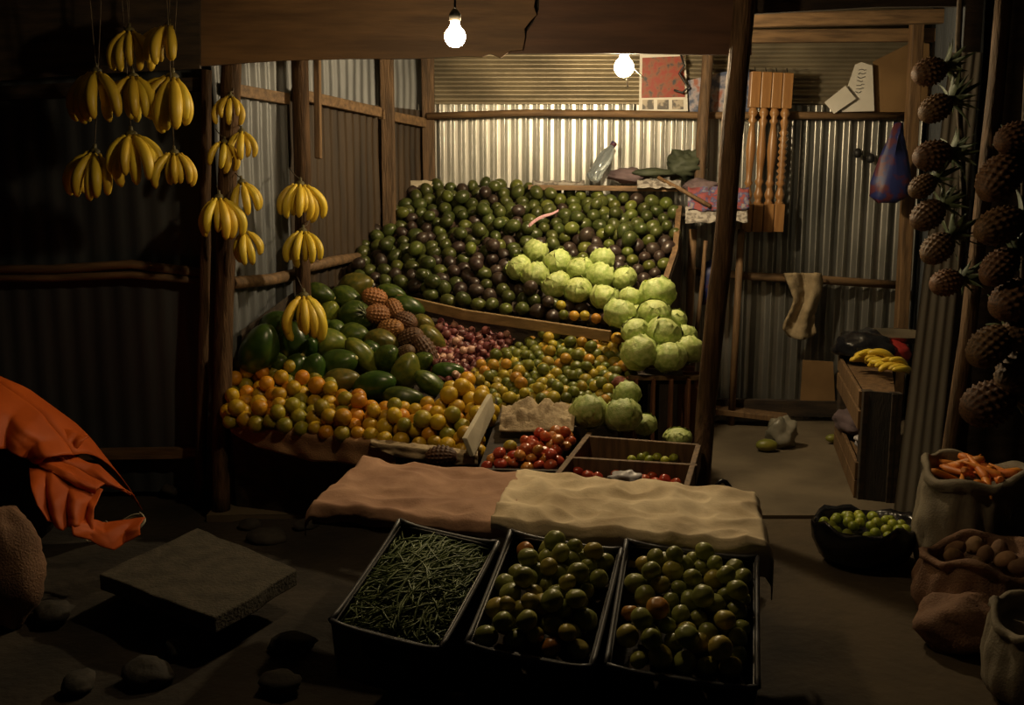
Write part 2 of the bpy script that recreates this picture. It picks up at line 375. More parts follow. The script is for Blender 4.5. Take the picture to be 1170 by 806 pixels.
# facade of the neighbouring stall on the left
wf = sroot('wall_front_left')
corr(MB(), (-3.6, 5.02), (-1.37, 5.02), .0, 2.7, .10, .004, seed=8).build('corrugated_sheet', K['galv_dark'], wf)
MB().tube([A(px, py, 4.96) for px, py in ((-80, 308), (60, 308), (150, 302), (232, 312))], .022, 8).build('wall_rail', K['woodh'], wf)
MB().tube([A(px, py, 4.96) for px, py in ((-80, 318), (60, 318), (150, 314), (232, 321))], .018, 8).build('wall_rail', K['woodh'], wf)
MB().beam(A(-80, 522, 4.97), A(232, 517, 4.97), .04, .05).build('bottom_plank', K['woodh'], wf)
MB().beam(A(-80, 110, 4.96), A(240, 96, 4.96), .05, .06).build('top_rail', K['darkwood'], wf)

# right wall, its narrow front sheet and the dark frontage beyond
wr = sroot('wall_right')
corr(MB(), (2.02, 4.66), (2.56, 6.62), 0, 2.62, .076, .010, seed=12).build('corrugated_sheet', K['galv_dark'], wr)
cs = MB()
def csf(u, v):
    l, r_ = A(1020, 592, 4.64).lerp(A(1086, 60, 4.64), v), A(1066, 600, 4.64).lerp(A(1122, 60, 4.64), v)
    p = l.lerp(r_, u); p.y += .0035*math.sin(u*2*PI*4) + .006*nz((u, v*4, 0), 2); return p
cs.grid(csf, 26, 12); cs.build('narrow_corrugated_sheet', K['strip'], wr)
MB().beam(A(1029, 384, 6.4), A(1048, 20, 6.4), .07, .07, (0, 1, 0)).build('corner_stud', K['wood'], wr, bev=.006)
MB().beam(G(1022, 480, .0), A(1029, 384, 6.4), .07, .07, (0, 1, 0)).build('corner_stud', K['wood'], wr, bev=.006)
wfr = sroot('wall_front_right')
corr(MB(), (1.95, 4.70), (3.6, 4.70), 0, 2.7, .15, .008, seed=15).build('corrugated_sheet', K['darkwood'], wfr)

# roof
ce = sroot('ceiling')
corr(MB(), (-3.6, 3.3), (-3.6, 3.31), 0, .01, .05, .001)  # discarded sample
cl = MB()
def clf(u, v):
    x, y = -3.6+7.2*u, 3.2+3.6*v
    return Vector((x, y, 2.70 - .02*v + .01*math.sin(2*PI*x/.076)))
cl.grid(clf, 560, 8).build('roof_sheet', K['galv_ceil'], ce)
for (x0, y0, x1, y1, Y) in ((840, 24, 1110, 18, 6.1), (840, 42, 1080, 40, 6.45)):
    MB().beam(A(x0, y0, Y), A(x1, y1, Y), .06, .075).build('roof_beam', K['woodh'], ce, bev=.006)
# fascia boards across the front
def fascia(nm, pxs, Y, th, m):
    mb = MB(); mb.prism([A(x, y, Y) for x, y in pxs], (0, th, 0)); return struct(mb.build(nm, m))
fascia('trim_1', [(222, -70), (222, 76), (320, 69), (400, 67), (470, 67), (530, 64), (551, 65), (560, 61), (572, 66), (583, 58), (597, 57), (600, 42), (599, 33), (606, 24), (613, 17), (610, 8), (612, -5), (606, -70)], 4.66, .025, K['board'])
fascia('trim_2', [(617, -70), (616, 10), (609, 26), (602, 36), (599, 50), (575, 57), (575, 61), (700, 61), (859, 63), (859, -70)], 4.69, .025, K['board2'])
fascia('crack_blackout', [(555, -70), (555, 56), (660, 58), (660, -70)], 4.72, .02, K['near_black'])  # added dark board standing in for the shade inside the fascia crack
fascia('trim_3', [(-160, -70), (-160, 100), (0, 92), (110, 84), (228, 78), (228, -70)], 4.64, .03, K['darkwood'])
fascia('trim_4', [(859, -70), (859, 16), (1000, 8), (1180, 6), (1180, -70)], 4.72, .03, K['darkwood'])

# ------------------------------------------------------------------ posts
def post(pts, rad, m, label, name='wooden_post'):
    mb = MB(); pp = []
    ws = [Vector(p) for p in pts]
    n = 18
    for i in range(n+1):
        s_ = i/n*(len(ws)-1); k = min(int(s_), len(ws)-2); p = ws[k].lerp(ws[k+1], s_-k)
        pp.append(p+Vector((nz(p, 2.5, 1), nz(p, 2.5, 5), 0))*.008)
    rr = [(rad[0]+(rad[1]-rad[0])*i/n)*(1+.10*nz(pp[i], 4, 2)) for i in range(n+1)]
    mb.tube(pp, rr, 12)
    return tag(mb.build(name, m, org=ws[0]), label, 'post')
post([G(252, 586, 0), A(256, 350, 4.84), A(265, 60, 4.80)], (.042, .044), K['bark'], 'round bark-covered post at the left front corner of the stall, bananas tied to it')
post([G(229, 574, 0), A(234, 300, 4.88), A(236, 80, 4.88)], (.026, .024), K['bark'], 'thin dark pole just left of the banana post, against the left facade')
p_ = post([WL(.24, 0, .10), WL(.245, 1.05, .10), WL(.27, 2.6, .10)], (.036, .042), K['bark'], 'dark pole against the left side wall with three banana hands on it')
mb = MB(); mb.beam(WL(.285, 1.63, .16), WL(.30, 2.55, .16), .03, .05, (0, 1, 0)); mb.build('nailed_batten', K['wood'], p_, org=WL(.24, 0, .10), bev=.004)
post([G(797, 612, 0), A(806, 470, 4.56), A(825, 300, 4.55), A(852, -30, 4.55)], (.040, .046), K['bark'], 'tall dark leaning post in the middle of the stall front')
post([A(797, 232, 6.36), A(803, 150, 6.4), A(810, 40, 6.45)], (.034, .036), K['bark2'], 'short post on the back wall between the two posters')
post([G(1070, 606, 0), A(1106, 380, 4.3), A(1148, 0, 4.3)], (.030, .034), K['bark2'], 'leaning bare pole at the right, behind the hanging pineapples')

# ------------------------------------------------------------------ light bulbs
def bulb(px, py, Y, ztop, m, r, label, hang):
    c = A(px, py, Y); t = thing('light_bulb', label, 'light bulb', c, None, 'bare light bulbs')
    g_ = MB(); prof = []
    for k in range(13):
        th = PI - PI*.80*k/12
        prof.append((max(.0015, r*math.sin(th)), r*math.cos(th)))
    prof += [(r*.42, r*1.15), (r*.40, r*1.45)]
    g_.lathe(prof, 20).build('glass_bulb', m, t)
    MB().lathe([(r*.45, r*1.40), (r*.55, r*1.5), (r*.55, r*2.1), (r*.35, r*2.4), (.006, r*2.6)], 14).build('socket', K['socket'], t)
    top = Vector((hang[0], hang[1], ztop-c.z))
    MB().tube([Vector((0, 0, r*2.5)), top*.5+Vector((.01, 0, .03)), top], .004, 6).build('cable', K['wire'], t)
    return t
t = bulb(520, 42, 3.55, 2.695, K['bulb1'], .034, 'bare glowing bulb hanging in front of the fascia board', (-.01, .0))
t = bulb(713, 77, 5.15, 2.69, K['bulb2'], .046, 'bigger brighter bare bulb hanging behind the fascia above the cabbages', (.02, .06))
for (dx, dz, n_) in ((.012, -.10, 0), (.085, -.055, 1)):
    MB().tube([(0, -.05, .02), (dx*.7, -.06, dz*.5), (dx, -.06, dz)], [.003, .003, .005], 6).build('loose_wire', K['white'], t)

# ------------------------------------------------------------------ produce prototypes
def avo_me(m):
    mb = MB(); mb.ball((0, 0, 0), (.0375, .0375, .049), 14, 10, lambda u: 1-.20*max(0, u.z)**1.5+.03*nz(u, 2)); return mb.mesh('avocado', m)
AVO = {k: avo_me(K[k]) for k in ('avo_g', 'avo_l', 'avo_d')}
def round_me(nm, m, r, sq=.94, seed=0, lob=0, dimple=.08):
    mb = MB()
    def fn(u):
        k = 1+.025*nz(u, 1.6, seed)
        k -= dimple*max(0, (u.z-.86)/.14)**2
        if lob: k += .03*math.cos(lob*math.atan2(u.y, u.x))*(1-u.z*u.z)
        return k
    mb.ball((0, 0, 0), (r, r, r*sq), 16, 12, fn); return mb.mesh(nm, m)
ORG = {k: round_me('orange', K[k], .040, .95, i) for i, k in enumerate(('or_y', 'or_o', 'or_g'))}
CIT = {k: round_me('citrus', K[k], .0285, 1.02, i) for i, k in enumerate(('ci_g', 'ci_y', 'ci_o'))}
LIM = round_me('lime', K['lime'], .021, 1.08, 4)
TOM = {k: round_me('tomato', K[k], .026, .84, i, 5, .15) for i, k in enumerate(('to_r', 'to_o'))}
GTO = {k: round_me('green_tomato', K[k], .029, .88, i, 5, .12) for i, k in enumerate(('gt_g', 'gt_y', 'gt_o'))}
def onion_me(m):
    mb = MB(); mb.lathe([(.002, -.019), (.010, -.0185), (.017, -.013), (.021, -.003), (.020, .006), (.014, .014), (.006, .020), (.003, .027), (.0025, .031)], 14); return mb.mesh('onion', m)
ONI = {k: onion_me(K[k]) for k in ('on_r', 'on_p')}
POT = []
for s_ in range(2):
    mb = MB(); mb.ball((0, 0, 0), (.034, .03, .044), 14, 10, lambda u, s_=s_: 1+.14*nz(u, 1.5, s_*3)); POT.append(mb.mesh('potato', K['potato']))

# pile of single fruits resting on a plane, close packed then loosened
def fit(ctrl):
    P = np.array([list(A(*c)) for c in ctrl])
    M_ = np.c_[np.ones(len(P)), P[:, 0], P[:, 1]]
    k = np.linalg.lstsq(M_, P[:, 2], rcond=None)[0]
    n = Vector((-k[1], -k[2], 1)).normalized()
    o = Vector(P.mean(axis=0)); o.z = k[0]+k[1]*o.x+k[2]*o.y
    return o, n
def onplane(px, py, pl, off=0.):
    o, n = pl; d = ray(px, py); c = Vector((0, 0, H))
    return c + d*((o+n*off-c).dot(n)/d.dot(n))
def inpoly(x, y, poly):
    c = False; n = len(poly)
    for i in range(n):
        (x0, y0), (x1, y1) = poly[i], poly[i-1]
        if (y0 > y) != (y1 > y) and x < (x1-x0)*(y-y0)/(y1-y0)+x0: c = not c
    return c
def pack(pl, poly, d, edge, jit=.16, lift=.14, skip=None, inside=None, relax=14, size=(.93, 1.06), bulge=None, top=0.):
    o, n = pl
    e1 = onplane(*edge[1], pl)-onplane(*edge[0], pl); e1 = (e1-n*e1.dot(n)).normalized(); e2 = n.cross(e1)
    if e2.y < 0: e2 = -e2
    base = onplane(*edge[0], pl)
    pts = []; rows = []
    for j in range(-8, 60):
        for i in range(-40, 80):
            p = base + e1*((i+(.5 if j % 2 else 0))*d) + e2*(j*d*.88)
            if inside is not None:
                if not inside(p): continue
            elif not inpoly(*PX(p), poly): continue
            if skip and skip(p): continue
            pts.append(p); rows.append(j)
    X = np.array([list(p) for p in pts]); nn = np.array(list(n))
    rs = np.random.RandomState(len(pts))
    E1, E2 = np.array(list(e1)), np.array(list(e2))
    S = size[0]+(size[1]-size[0])*rs.rand(len(X)); SS = (S[:, None]+S[None])/2
    X = X + (rs.rand(len(X), 1)-.5)*2*jit*d*E1 + (rs.rand(len(X), 1)-.5)*2*jit*d*E2 + (rs.rand(len(X), 1)*2*lift*d)*nn
    if bulge: X = X + np.array([[bulge(Vector(p))] for p in X])*nn
    for it in range(relax):
        D = X[:, None]-X[None]; L = np.sqrt((D**2).sum(-1))+np.eye(len(X))*9
        ov = np.clip(d*.985*SS-L, 0, None)
        X += (D/L[..., None]*ov[..., None]).sum(1)*.42
    cx = sum(q[0] for q in poly)/len(poly) if poly else 0; cy = sum(q[1] for q in poly)/len(poly) if poly else 0
    def keep(p):
        if not poly: return True
        x, y = PX(p); L_ = max(1, math.hypot(x-cx, y-cy)); return inpoly(x-(x-cx)/L_*5, y-(y-cy)/L_*5, poly)
    base_ = [(Vector(X[k]), rows[k], float(S[k]), 0) for k in range(len(X)) if keep(X[k])]
    tops = []; tr = random.Random(len(X)*3+1)
    if top:
        for p, j, s1, _ in base_:
            if tr.random() > top: continue
            nb = sorted((q for q in base_ if q[0] is not p), key=lambda q: (q[0]-p).length)[:6]
            nb = [q for q in nb if (q[0]-p).length < d*1.35]
            best = None
            for i_ in range(len(nb)):
                for k_ in range(i_):
                    if (nb[i_][0]-nb[k_][0]).length < d*1.4:
                        m_ = (p+nb[i_][0]+nb[k_][0])/3
                        if best is None or tr.random() < .4: best = m_
            if best is None: continue
            s2 = tr.uniform(*size); q_ = best+n*(d*.5*(1+s2)*.72)
            if any((q_-t[0]).length < d*.97 for t in tops) or not keep(q_) or (skip and skip(q_)): continue
            tops.append((q_, j, s2, 1))
    allp = base_+tops
    us = sorted(set(e[1] for e in base_)); ren = {j: k+1 for k, j in enumerate(us)}
    out = []
    for lay in (0, 1):
        for j in us:
            for q, e in enumerate(sorted((e for e in allp if e[1] == j and e[3] == lay), key=lambda e: PX(e[0])[0])):
                out.append((e[0], ren[j], q+1, e[2], lay))
    return out
def bed(parent, pl, poly, drop, m, name='sloping_board', org=None, shrink=.96):
    cx = sum(p[0] for p in poly)/len(poly); cy = sum(p[1] for p in poly)/len(poly)
    pts = [onplane(cx+(x-cx)*shrink, cy+(y-cy)*shrink, pl, -drop) for x, y in poly]
    mb = MB(); mb.prism(pts, -pl[1]*.02); return mb.build(name, m, parent, org=org or (0, 0, 0))

# ------------------------------------------------------------------ avocado rack
AVP = fit([(470, 218, 6.38), (405, 312, 5.82), (530, 348, 5.55), (700, 372, 5.2), (770, 238, 6.2), (760, 335, 5.5)])
AVPOLY = [(403, 322), (406, 280), (418, 243), (472, 212), (560, 210), (610, 218), (690, 224), (772, 236), (768, 285), (752, 335), (745, 383), (695, 371), (610, 361), (530, 348), (430, 328)]
rack_o = onplane(600, 360, AVP); rack_o.z = 0
rack = thing('display_rack', 'sloping wooden rack at the back heaped with avocados', 'display rack', rack_o)
bed(rack, AVP, AVPOLY, .036, K['darkwood'], org=rack_o, shrink=.985)
for (x0, y0, x1, y1) in ((428, 332, 533, 356), (527, 355, 697, 380)):
    a_, b_ = onplane(x0, y0, AVP, .01), onplane(x1, y1, AVP, .01)
    MB().beam(a_+Vector((0, -.03, -.015)), b_+Vector((0, -.03, -.015)), .024, .055).build('front_plank', K['plank'], rack, org=rack_o, bev=.004)
a_, b_ = onplane(430, 338, AVP), onplane(700, 384, AVP)
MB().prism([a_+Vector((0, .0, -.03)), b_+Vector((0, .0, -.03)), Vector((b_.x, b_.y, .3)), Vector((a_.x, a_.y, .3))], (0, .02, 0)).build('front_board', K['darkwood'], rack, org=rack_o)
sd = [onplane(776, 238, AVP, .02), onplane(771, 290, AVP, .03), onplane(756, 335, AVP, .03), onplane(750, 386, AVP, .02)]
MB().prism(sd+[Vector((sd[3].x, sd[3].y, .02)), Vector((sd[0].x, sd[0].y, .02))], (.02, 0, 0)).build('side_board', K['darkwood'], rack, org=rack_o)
lp = MB()
for k in range(3): lp.beam(sd[k]+Vector((0, 0, .005)), sd[k+1]+Vector((0, 0, .005)), .03, .025)
lp.build('side_edge_batten', K['wood'], rack, org=rack_o)
pa, pb = A(604, 214, 6.40), A(772, 216, 6.36)
MB().beam(pa, pb, .26, .03).build('top_shelf', K['woodh'], rack, org=rack_o, bev=.004)
pa, pb = A(772, 246, 6.36), A(850, 250, 6.30)
MB().beam(pa, pb, .30, .03).build('side_shelf', K['darkwood'], rack, org=rack_o, bev=.004)
for (x0, y0, x1, Y, rr) in ((792, 262, 788, 6.2, .024), (847, 262, 846, 6.38, .022)):
    tp = A(x0, y0, Y); MB().tube([Vector((tp.x-.02, tp.y, .012)), tp], rr, 8).build('leg', K['wood'], rack, org=rack_o)

# cabbages: px, py, radius px, where
CABA = [(612, 287, 13, 'top cabbage of the group lying on the avocados, above its left end'),
        (593, 306, 14, 'leftmost cabbage of the group lying on the avocados'),
        (611, 314, 15, 'cabbage on the avocados, just right of the leftmost one and lower'),
        (637, 300, 15, 'round cabbage on the avocados, right of the topmost left one'),
        (636, 325, 15, 'cabbage on the avocados with a loose leaf hanging at its foot'),
        (660, 331, 15, 'lowest middle cabbage of the group lying on the avocados'),
        (662, 307, 14, 'cabbage in the middle of the group lying on the avocados'),
        (688, 297, 13, 'pale cabbage at the top right of the group on the avocados'),
        (687, 316, 15, 'cabbage on the avocados right under the pale top right one'),
        (713, 318, 13, 'rightmost cabbage lying among the dark avocados'),
        (691, 340, 15, 'lower right cabbage of the avocado group, nearest the crate stack')]
CABB = [(720, 341, 12, 5.22, 'small cabbage left of the big top cabbage of the crate stack'),
        (751, 335, 19, 5.22, 'big top cabbage of the stack beside the leaning post'),
        (709, 359, 17, 5.08, 'leftmost cabbage of the stack, second layer from its top'),
        (727, 360, 12, 5.16, 'half hidden cabbage between two others in the second layer'),
        (748, 359, 17, 5.08, 'wide cabbage under the big top one of the crate stack'),
        (771, 366, 13, 5.14, 'small cabbage peeping out at the right of the second layer'),
        (726, 378, 15, 4.95, 'flat-topped cabbage on the left of the third layer'),
        (759, 381, 19, 4.93, 'big bright cabbage in the middle of the crate stack'),
        (782, 384, 14, 5.02, 'cabbage right of the big bright one of the crate stack'),
        (731, 403, 20, 4.82, 'big cabbage at the bottom left, on the front of the slatted crate'),
        (765, 408, 18, 4.80, 'bottom middle cabbage on the front edge of the slatted crate'),
        (785, 400, 16, 4.90, 'bottom right cabbage on the slatted crate, next to the post'),
        (796, 403, 11, 5.02, 'small cabbage at the far right bottom, half behind the post')]
CABC = [(674, 471, 21, 4.32, 'left of the two large cabbages in front of the green oranges'),
        (711, 475, 21, 4.30, 'right of the two large cabbages in front of the green oranges'),
        (717, 451, 15, 4.50, 'cabbage behind the two large ones, against the slatted crate'),
        (737, 485, 13, 4.42, 'small cabbage at the right of the two large ones'),
        (774, 500, 16, 4.50, 'flat cabbage poking out of the divided crate by the post')]
def cab_protos():
    ps = []
    for s_ in range(4):
        hd = MB(); hd.ball((0, 0, 0), (1, 1, .92), 40, 28, lambda u, s_=s_: 1+.035*nz(u, 1.4, s_*5)+.05*abs(nz(u, 2.4, s_+9))+.02*abs(nz(u, 5, s_+2)))
        hm = hd.mesh('head', K['cab'])
        lv = []
        for k in range(4):
            lb = MB()
            def lf(u, v, k=k, s_=s_):
                ph = (u-.5)*(2.5-.9*v*v); th = 2.75-2.05*v; e = abs(u-.5)*2
                q = Vector((math.sin(th)*math.cos(ph), math.sin(th)*math.sin(ph), math.cos(th)))
                vein = .022*math.exp(-(e*9)**2)*(1-.5*v)+.009*max(0, math.cos((v*1.0-e*.45)*34))*min(1, e*4)*(1-e)
                edge = max(0, e-.72)/.28; top = max(0, v-.8)/.2
                rr = 1.035+vein+.045*nz(q, 2.6, k*3+s_*7)+(.052+.036*math.sin(v*17+k))*edge**2+(.055+.038*math.sin(u*17+k))*top**2
                return Vector((q.x*rr, q.y*rr, q.z*rr*.94))
            lb.grid(lf, 36, 26); lv.append(lb.mesh('outer_leaf', K['cableaf']))
        ps.append((hm, lv))
    return ps
CP = cab_protos()
ncab = [0]
def cabbage(c, r, label, group, squash=1.):
    k = ncab[0]; ncab[0] += 1
    hm, lv = CP[k % 4]
    t = thing('cabbage', label, 'cabbage', c, (R.uniform(-.5, .7), R.uniform(-.6, .6), R.uniform(0, 6.28)), group)
    t.scale = (r*R.uniform(.98, 1.08), r*R.uniform(.98, 1.05), r*squash*R.uniform(.93, 1.0))
    inst('head', hm, (0, 0, 0), (0, 0, R.uniform(0, 6)), .985, t)
    a0 = R.uniform(0, 6)
    for q in range(4):
        inst('outer_leaf', lv[q], (0, 0, 0), (R.uniform(-.25, .25), R.uniform(-.2, .2), a0+q*PI/2+R.uniform(-.3, .3)), 1+.015*q, t)
    return t
cab_pos = []
for px, py, r_, lab in CABA:
    c = onplane(px, py, AVP, .075); rr = r_*c.y/F*1.04
    cabbage(c, rr, lab, 'cabbages lying on the avocados'); cab_pos.append((c, rr))
for px, py, r_, Y, lab in CABB:
    c = A(px, py, Y); rr = r_*Y/F*1.04; cabbage(c, rr, lab, 'cabbages stacked on the slatted crate'); cab_pos.append((c, rr))
for px, py, r_, Y, lab in CABC:
    c = A(px, py, Y); rr = r_*Y/F*1.04; cabbage(c, rr, lab, 'cabbages in front of the green oranges', .95 if r_ != 16 else .7); cab_pos.append((c, rr))

def skip_cab(p):
    return any((p-c).length < rr*.98+.02 for c, rr in cab_pos)
av = pack(AVP, AVPOLY, .084, ((530, 345), (695, 368)), jit=.26, lift=.10, skip=skip_cab, size=(.86, 1.10), relax=12, top=.22)
for p, j, q, s_, up in av:
    x, y = PX(p)
    pd = .16
    if x > 640 and y > 275 or (600 < x < 660 and y > 325): pd = .72
    elif x > 650: pd = .06
    elif x < 560 and y > 250: pd = .28
    pl_ = .40 if x > 650 else .12
    w = R.random()
    k = 'avo_d' if w < pd else ('avo_l' if w < pd+pl_ else 'avo_g')
    col = {'avo_d': 'dark purple-brown', 'avo_l': 'bright green', 'avo_g': 'dark green'}[k]
    tag(inst('avocado', AVO[k], p, rrot(), s_), (f'{col} avocado on top of the {nth(j)} row from the plank, {nth(q)} from left' if up else f'{col} avocado in the {nth(j)} row up from the plank, {nth(q)} from the left'), 'avocado', 'avocados heaped on the sloping rack')
# a handful of small citrus caught behind the plank
for (px, py, k, lab) in ((641, 349, 'ci_y', 'small yellow orange alone above the others behind the plank'), (644, 360, 'ci_g', 'greenish small orange behind the plank, leftmost of four in line'),
                         (656, 361, 'ci_o', 'small orange behind the plank, second of four in line'), (668, 361, 'ci_y', 'yellowish small orange behind the plank, third of four in line'),
                         (681, 364, 'ci_o', 'small orange behind the plank, nearest the cabbage stack')):
    tag(inst('orange', CIT[k], onplane(px, py, AVP, .055), rrot(), .92), lab, 'orange', 'small oranges behind the plank')

# ------------------------------------------------------------------ lower counter: oranges, citrus, onions
ORP = fit([(268, 480, 4.72), (400, 498, 4.43), (540, 520, 4.14), (268, 428, 4.92), (335, 435, 4.86), (430, 480, 4.58), (520, 450, 4.66), (562, 464, 4.42)])
ORPOLY = [(262, 489), (259, 421), (285, 409), (335, 420), (382, 440), (430, 462), (470, 464), (500, 456), (513, 438), (537, 433), (574, 456), (553, 523), (500, 518), (400, 502), (330, 495)]
CIP = fit([(560, 455, 4.75), (640, 472, 4.6), (705, 470, 4.55), (720, 398, 5.2), (640, 388, 5.3), (570, 412, 5.15)])
CIPOLY = [(528, 443), (546, 420), (578, 400), (612, 385), (720, 385), (724, 425), (706, 474), (640, 474), (575, 468), (545, 456)]
ONP = fit([(480, 405, 5.15), (545, 432, 4.95), (590, 395, 5.3), (530, 368, 5.55), (475, 372, 5.45)])
ONPOLY = [(466, 360), (500, 360), (530, 368), (588, 386), (580, 398), (546, 420), (527, 442), (508, 438), (480, 412), (468, 395)]
co = G(420, 600, 0); co = Vector((-.6, 4.6, 0))
counter = thing('display_counter', 'low wooden counter carrying the oranges, papayas, onions and small citrus', 'counter', co)
for pl, poly, dr in ((ORP, ORPOLY, .042), (CIP, CIPOLY, .03), (ONP, ONPOLY, .021)):
    bed(counter, pl, poly, dr, K['darkwood'], org=co)
fr = [onplane(264, 484, ORP, -.05), onplane(400, 497, ORP, -.05), onplane(549, 519, ORP, -.05)]
for a_, b_ in ((fr[0], fr[1]), (fr[1], fr[2])):
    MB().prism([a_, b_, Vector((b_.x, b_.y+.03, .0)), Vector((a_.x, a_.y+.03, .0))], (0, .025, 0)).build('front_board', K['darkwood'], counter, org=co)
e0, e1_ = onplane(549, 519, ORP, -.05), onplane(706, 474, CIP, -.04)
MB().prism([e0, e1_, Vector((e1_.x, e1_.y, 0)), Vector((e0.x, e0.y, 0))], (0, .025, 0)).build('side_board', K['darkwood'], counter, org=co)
# mound the papayas lie on
def Yp(px, py):
    Y = 4.62+(472-py)*(1.05/150)
    if px > 480: Y = min(Y, 4.75+(455-py)*.007)
    return min(Y, wallY(max(px, 275))-(.16 if px > 330 else .21))
md = MB()
def mdf(u, v):
    px = 276+u*232; top = 330+10*abs(u-.5) + (40*(1-u/.25) if u < .25 else 0) + (30*(u-.8)/.2 if u > .8 else 0)
    bot = 432+min(1, u/.6)*44-(max(0, u-.75)/.25)*30
    py = bot+(top-bot)*v
    return A(px, py, Yp(px, py)+.10)+Vector((0, 0, -.01))
md.grid(mdf, 24, 20); md.build('sacking_slope', K['darkwood'], counter, org=co)

names = {'or_y': 'yellow', 'or_o': 'deep orange', 'or_g': 'greenish'}
for p, j, q, s_, up in pack(ORP, ORPOLY, .073, ((264, 480), (545, 515)), jit=.24, lift=.08, size=(.86, 1.12), relax=12, top=.60):
    x, y = PX(p); w = R.random(); g_ = .35 if x < 400 else .12
    k = 'or_g' if w < g_ else ('or_o' if w < g_+.20 else 'or_y')
    tag(inst('orange', ORG[k], p, rrot(), s_*.93), (f'{names[k]} orange on top of the {nth(j)} row from the sacking, {nth(q)} from left' if up else f'{names[k]} orange in the {nth(j)} row up from the sacking edge, {nth(q)} from the left'), 'orange', 'oranges heaped along the counter front')
names = {'ci_g': 'green', 'ci_y': 'yellow-green', 'ci_o': 'orange-coloured'}
for p, j, q, s_, up in pack(CIP, CIPOLY, .057, ((575, 468), (706, 472)), jit=.26, lift=.10, skip=skip_cab, size=(.82, 1.16), top=.35):
    x, y = PX(p); w = R.random()
    k = 'ci_g' if w < .45 else ('ci_o' if w > (.92 if y > 420 else .80) else 'ci_y')
    tag(inst('small_citrus', CIT[k], p, rrot(), (s_, s_, s_*R.uniform(.92, 1.12))), (f'{names[k]} small citrus on top of the {nth(j)} row from the sacking, {nth(q)} from left' if up else f'{names[k]} small citrus fruit, {nth(j)} row up from the sacking lumps, {nth(q)} from the left'), 'citrus fruit', 'small mixed citrus left of the cabbages')
for p, j, q, s_, up in pack(ONP, ONPOLY, .043, ((480, 410), (545, 430)), jit=.28, lift=.12, size=(.80, 1.16), top=.4):
    k = 'on_p' if R.random() < .14 else 'on_r'
    tag(inst('onion', ONI[k], p, (R.uniform(-1.6, 1.6), R.uniform(-1.6, 1.6), R.uniform(0, 6)), s_), f'{"pale pink" if k == "on_p" else "red"} onion {"on top of" if up else "in"} the {nth(j)} row up the onion heap, {nth(q)} from left', 'onion', 'red onions heaped behind the papayas')

# papayas
def pap_me(m, s_):
    mb = MB(); prof = []
    for k in range(15):
        t_ = k/14; z = -.5+t_
        r_ = .30*max(0, math.sin(PI*min(.985, t_*.97+.015)**.86))**.56
        prof.append((max(.018, r_), z))
    mb.lathe(prof, 20, lambda p, a, t_: Vector((p.x*(1+.045*math.cos(5*a+s_)*math.sin(PI*t_)), p.y*(1+.045*math.cos(5*a+s_)*math.sin(PI*t_)), p.z)) + Vector((.03*math.sin(t_*PI), 0, 0)))
    return mb.mesh('fruit', m)
PAP = {k: pap_me(K[k], i) for i, k in enumerate(('pap_d', 'pap_g', 'pap_l', 'pap_o'))}
stm = MB(); stm.lathe([(.075, 0), (.07, .035), (.055, .06)], 12); PSTEM = stm.mesh('stem', K['papstem'])
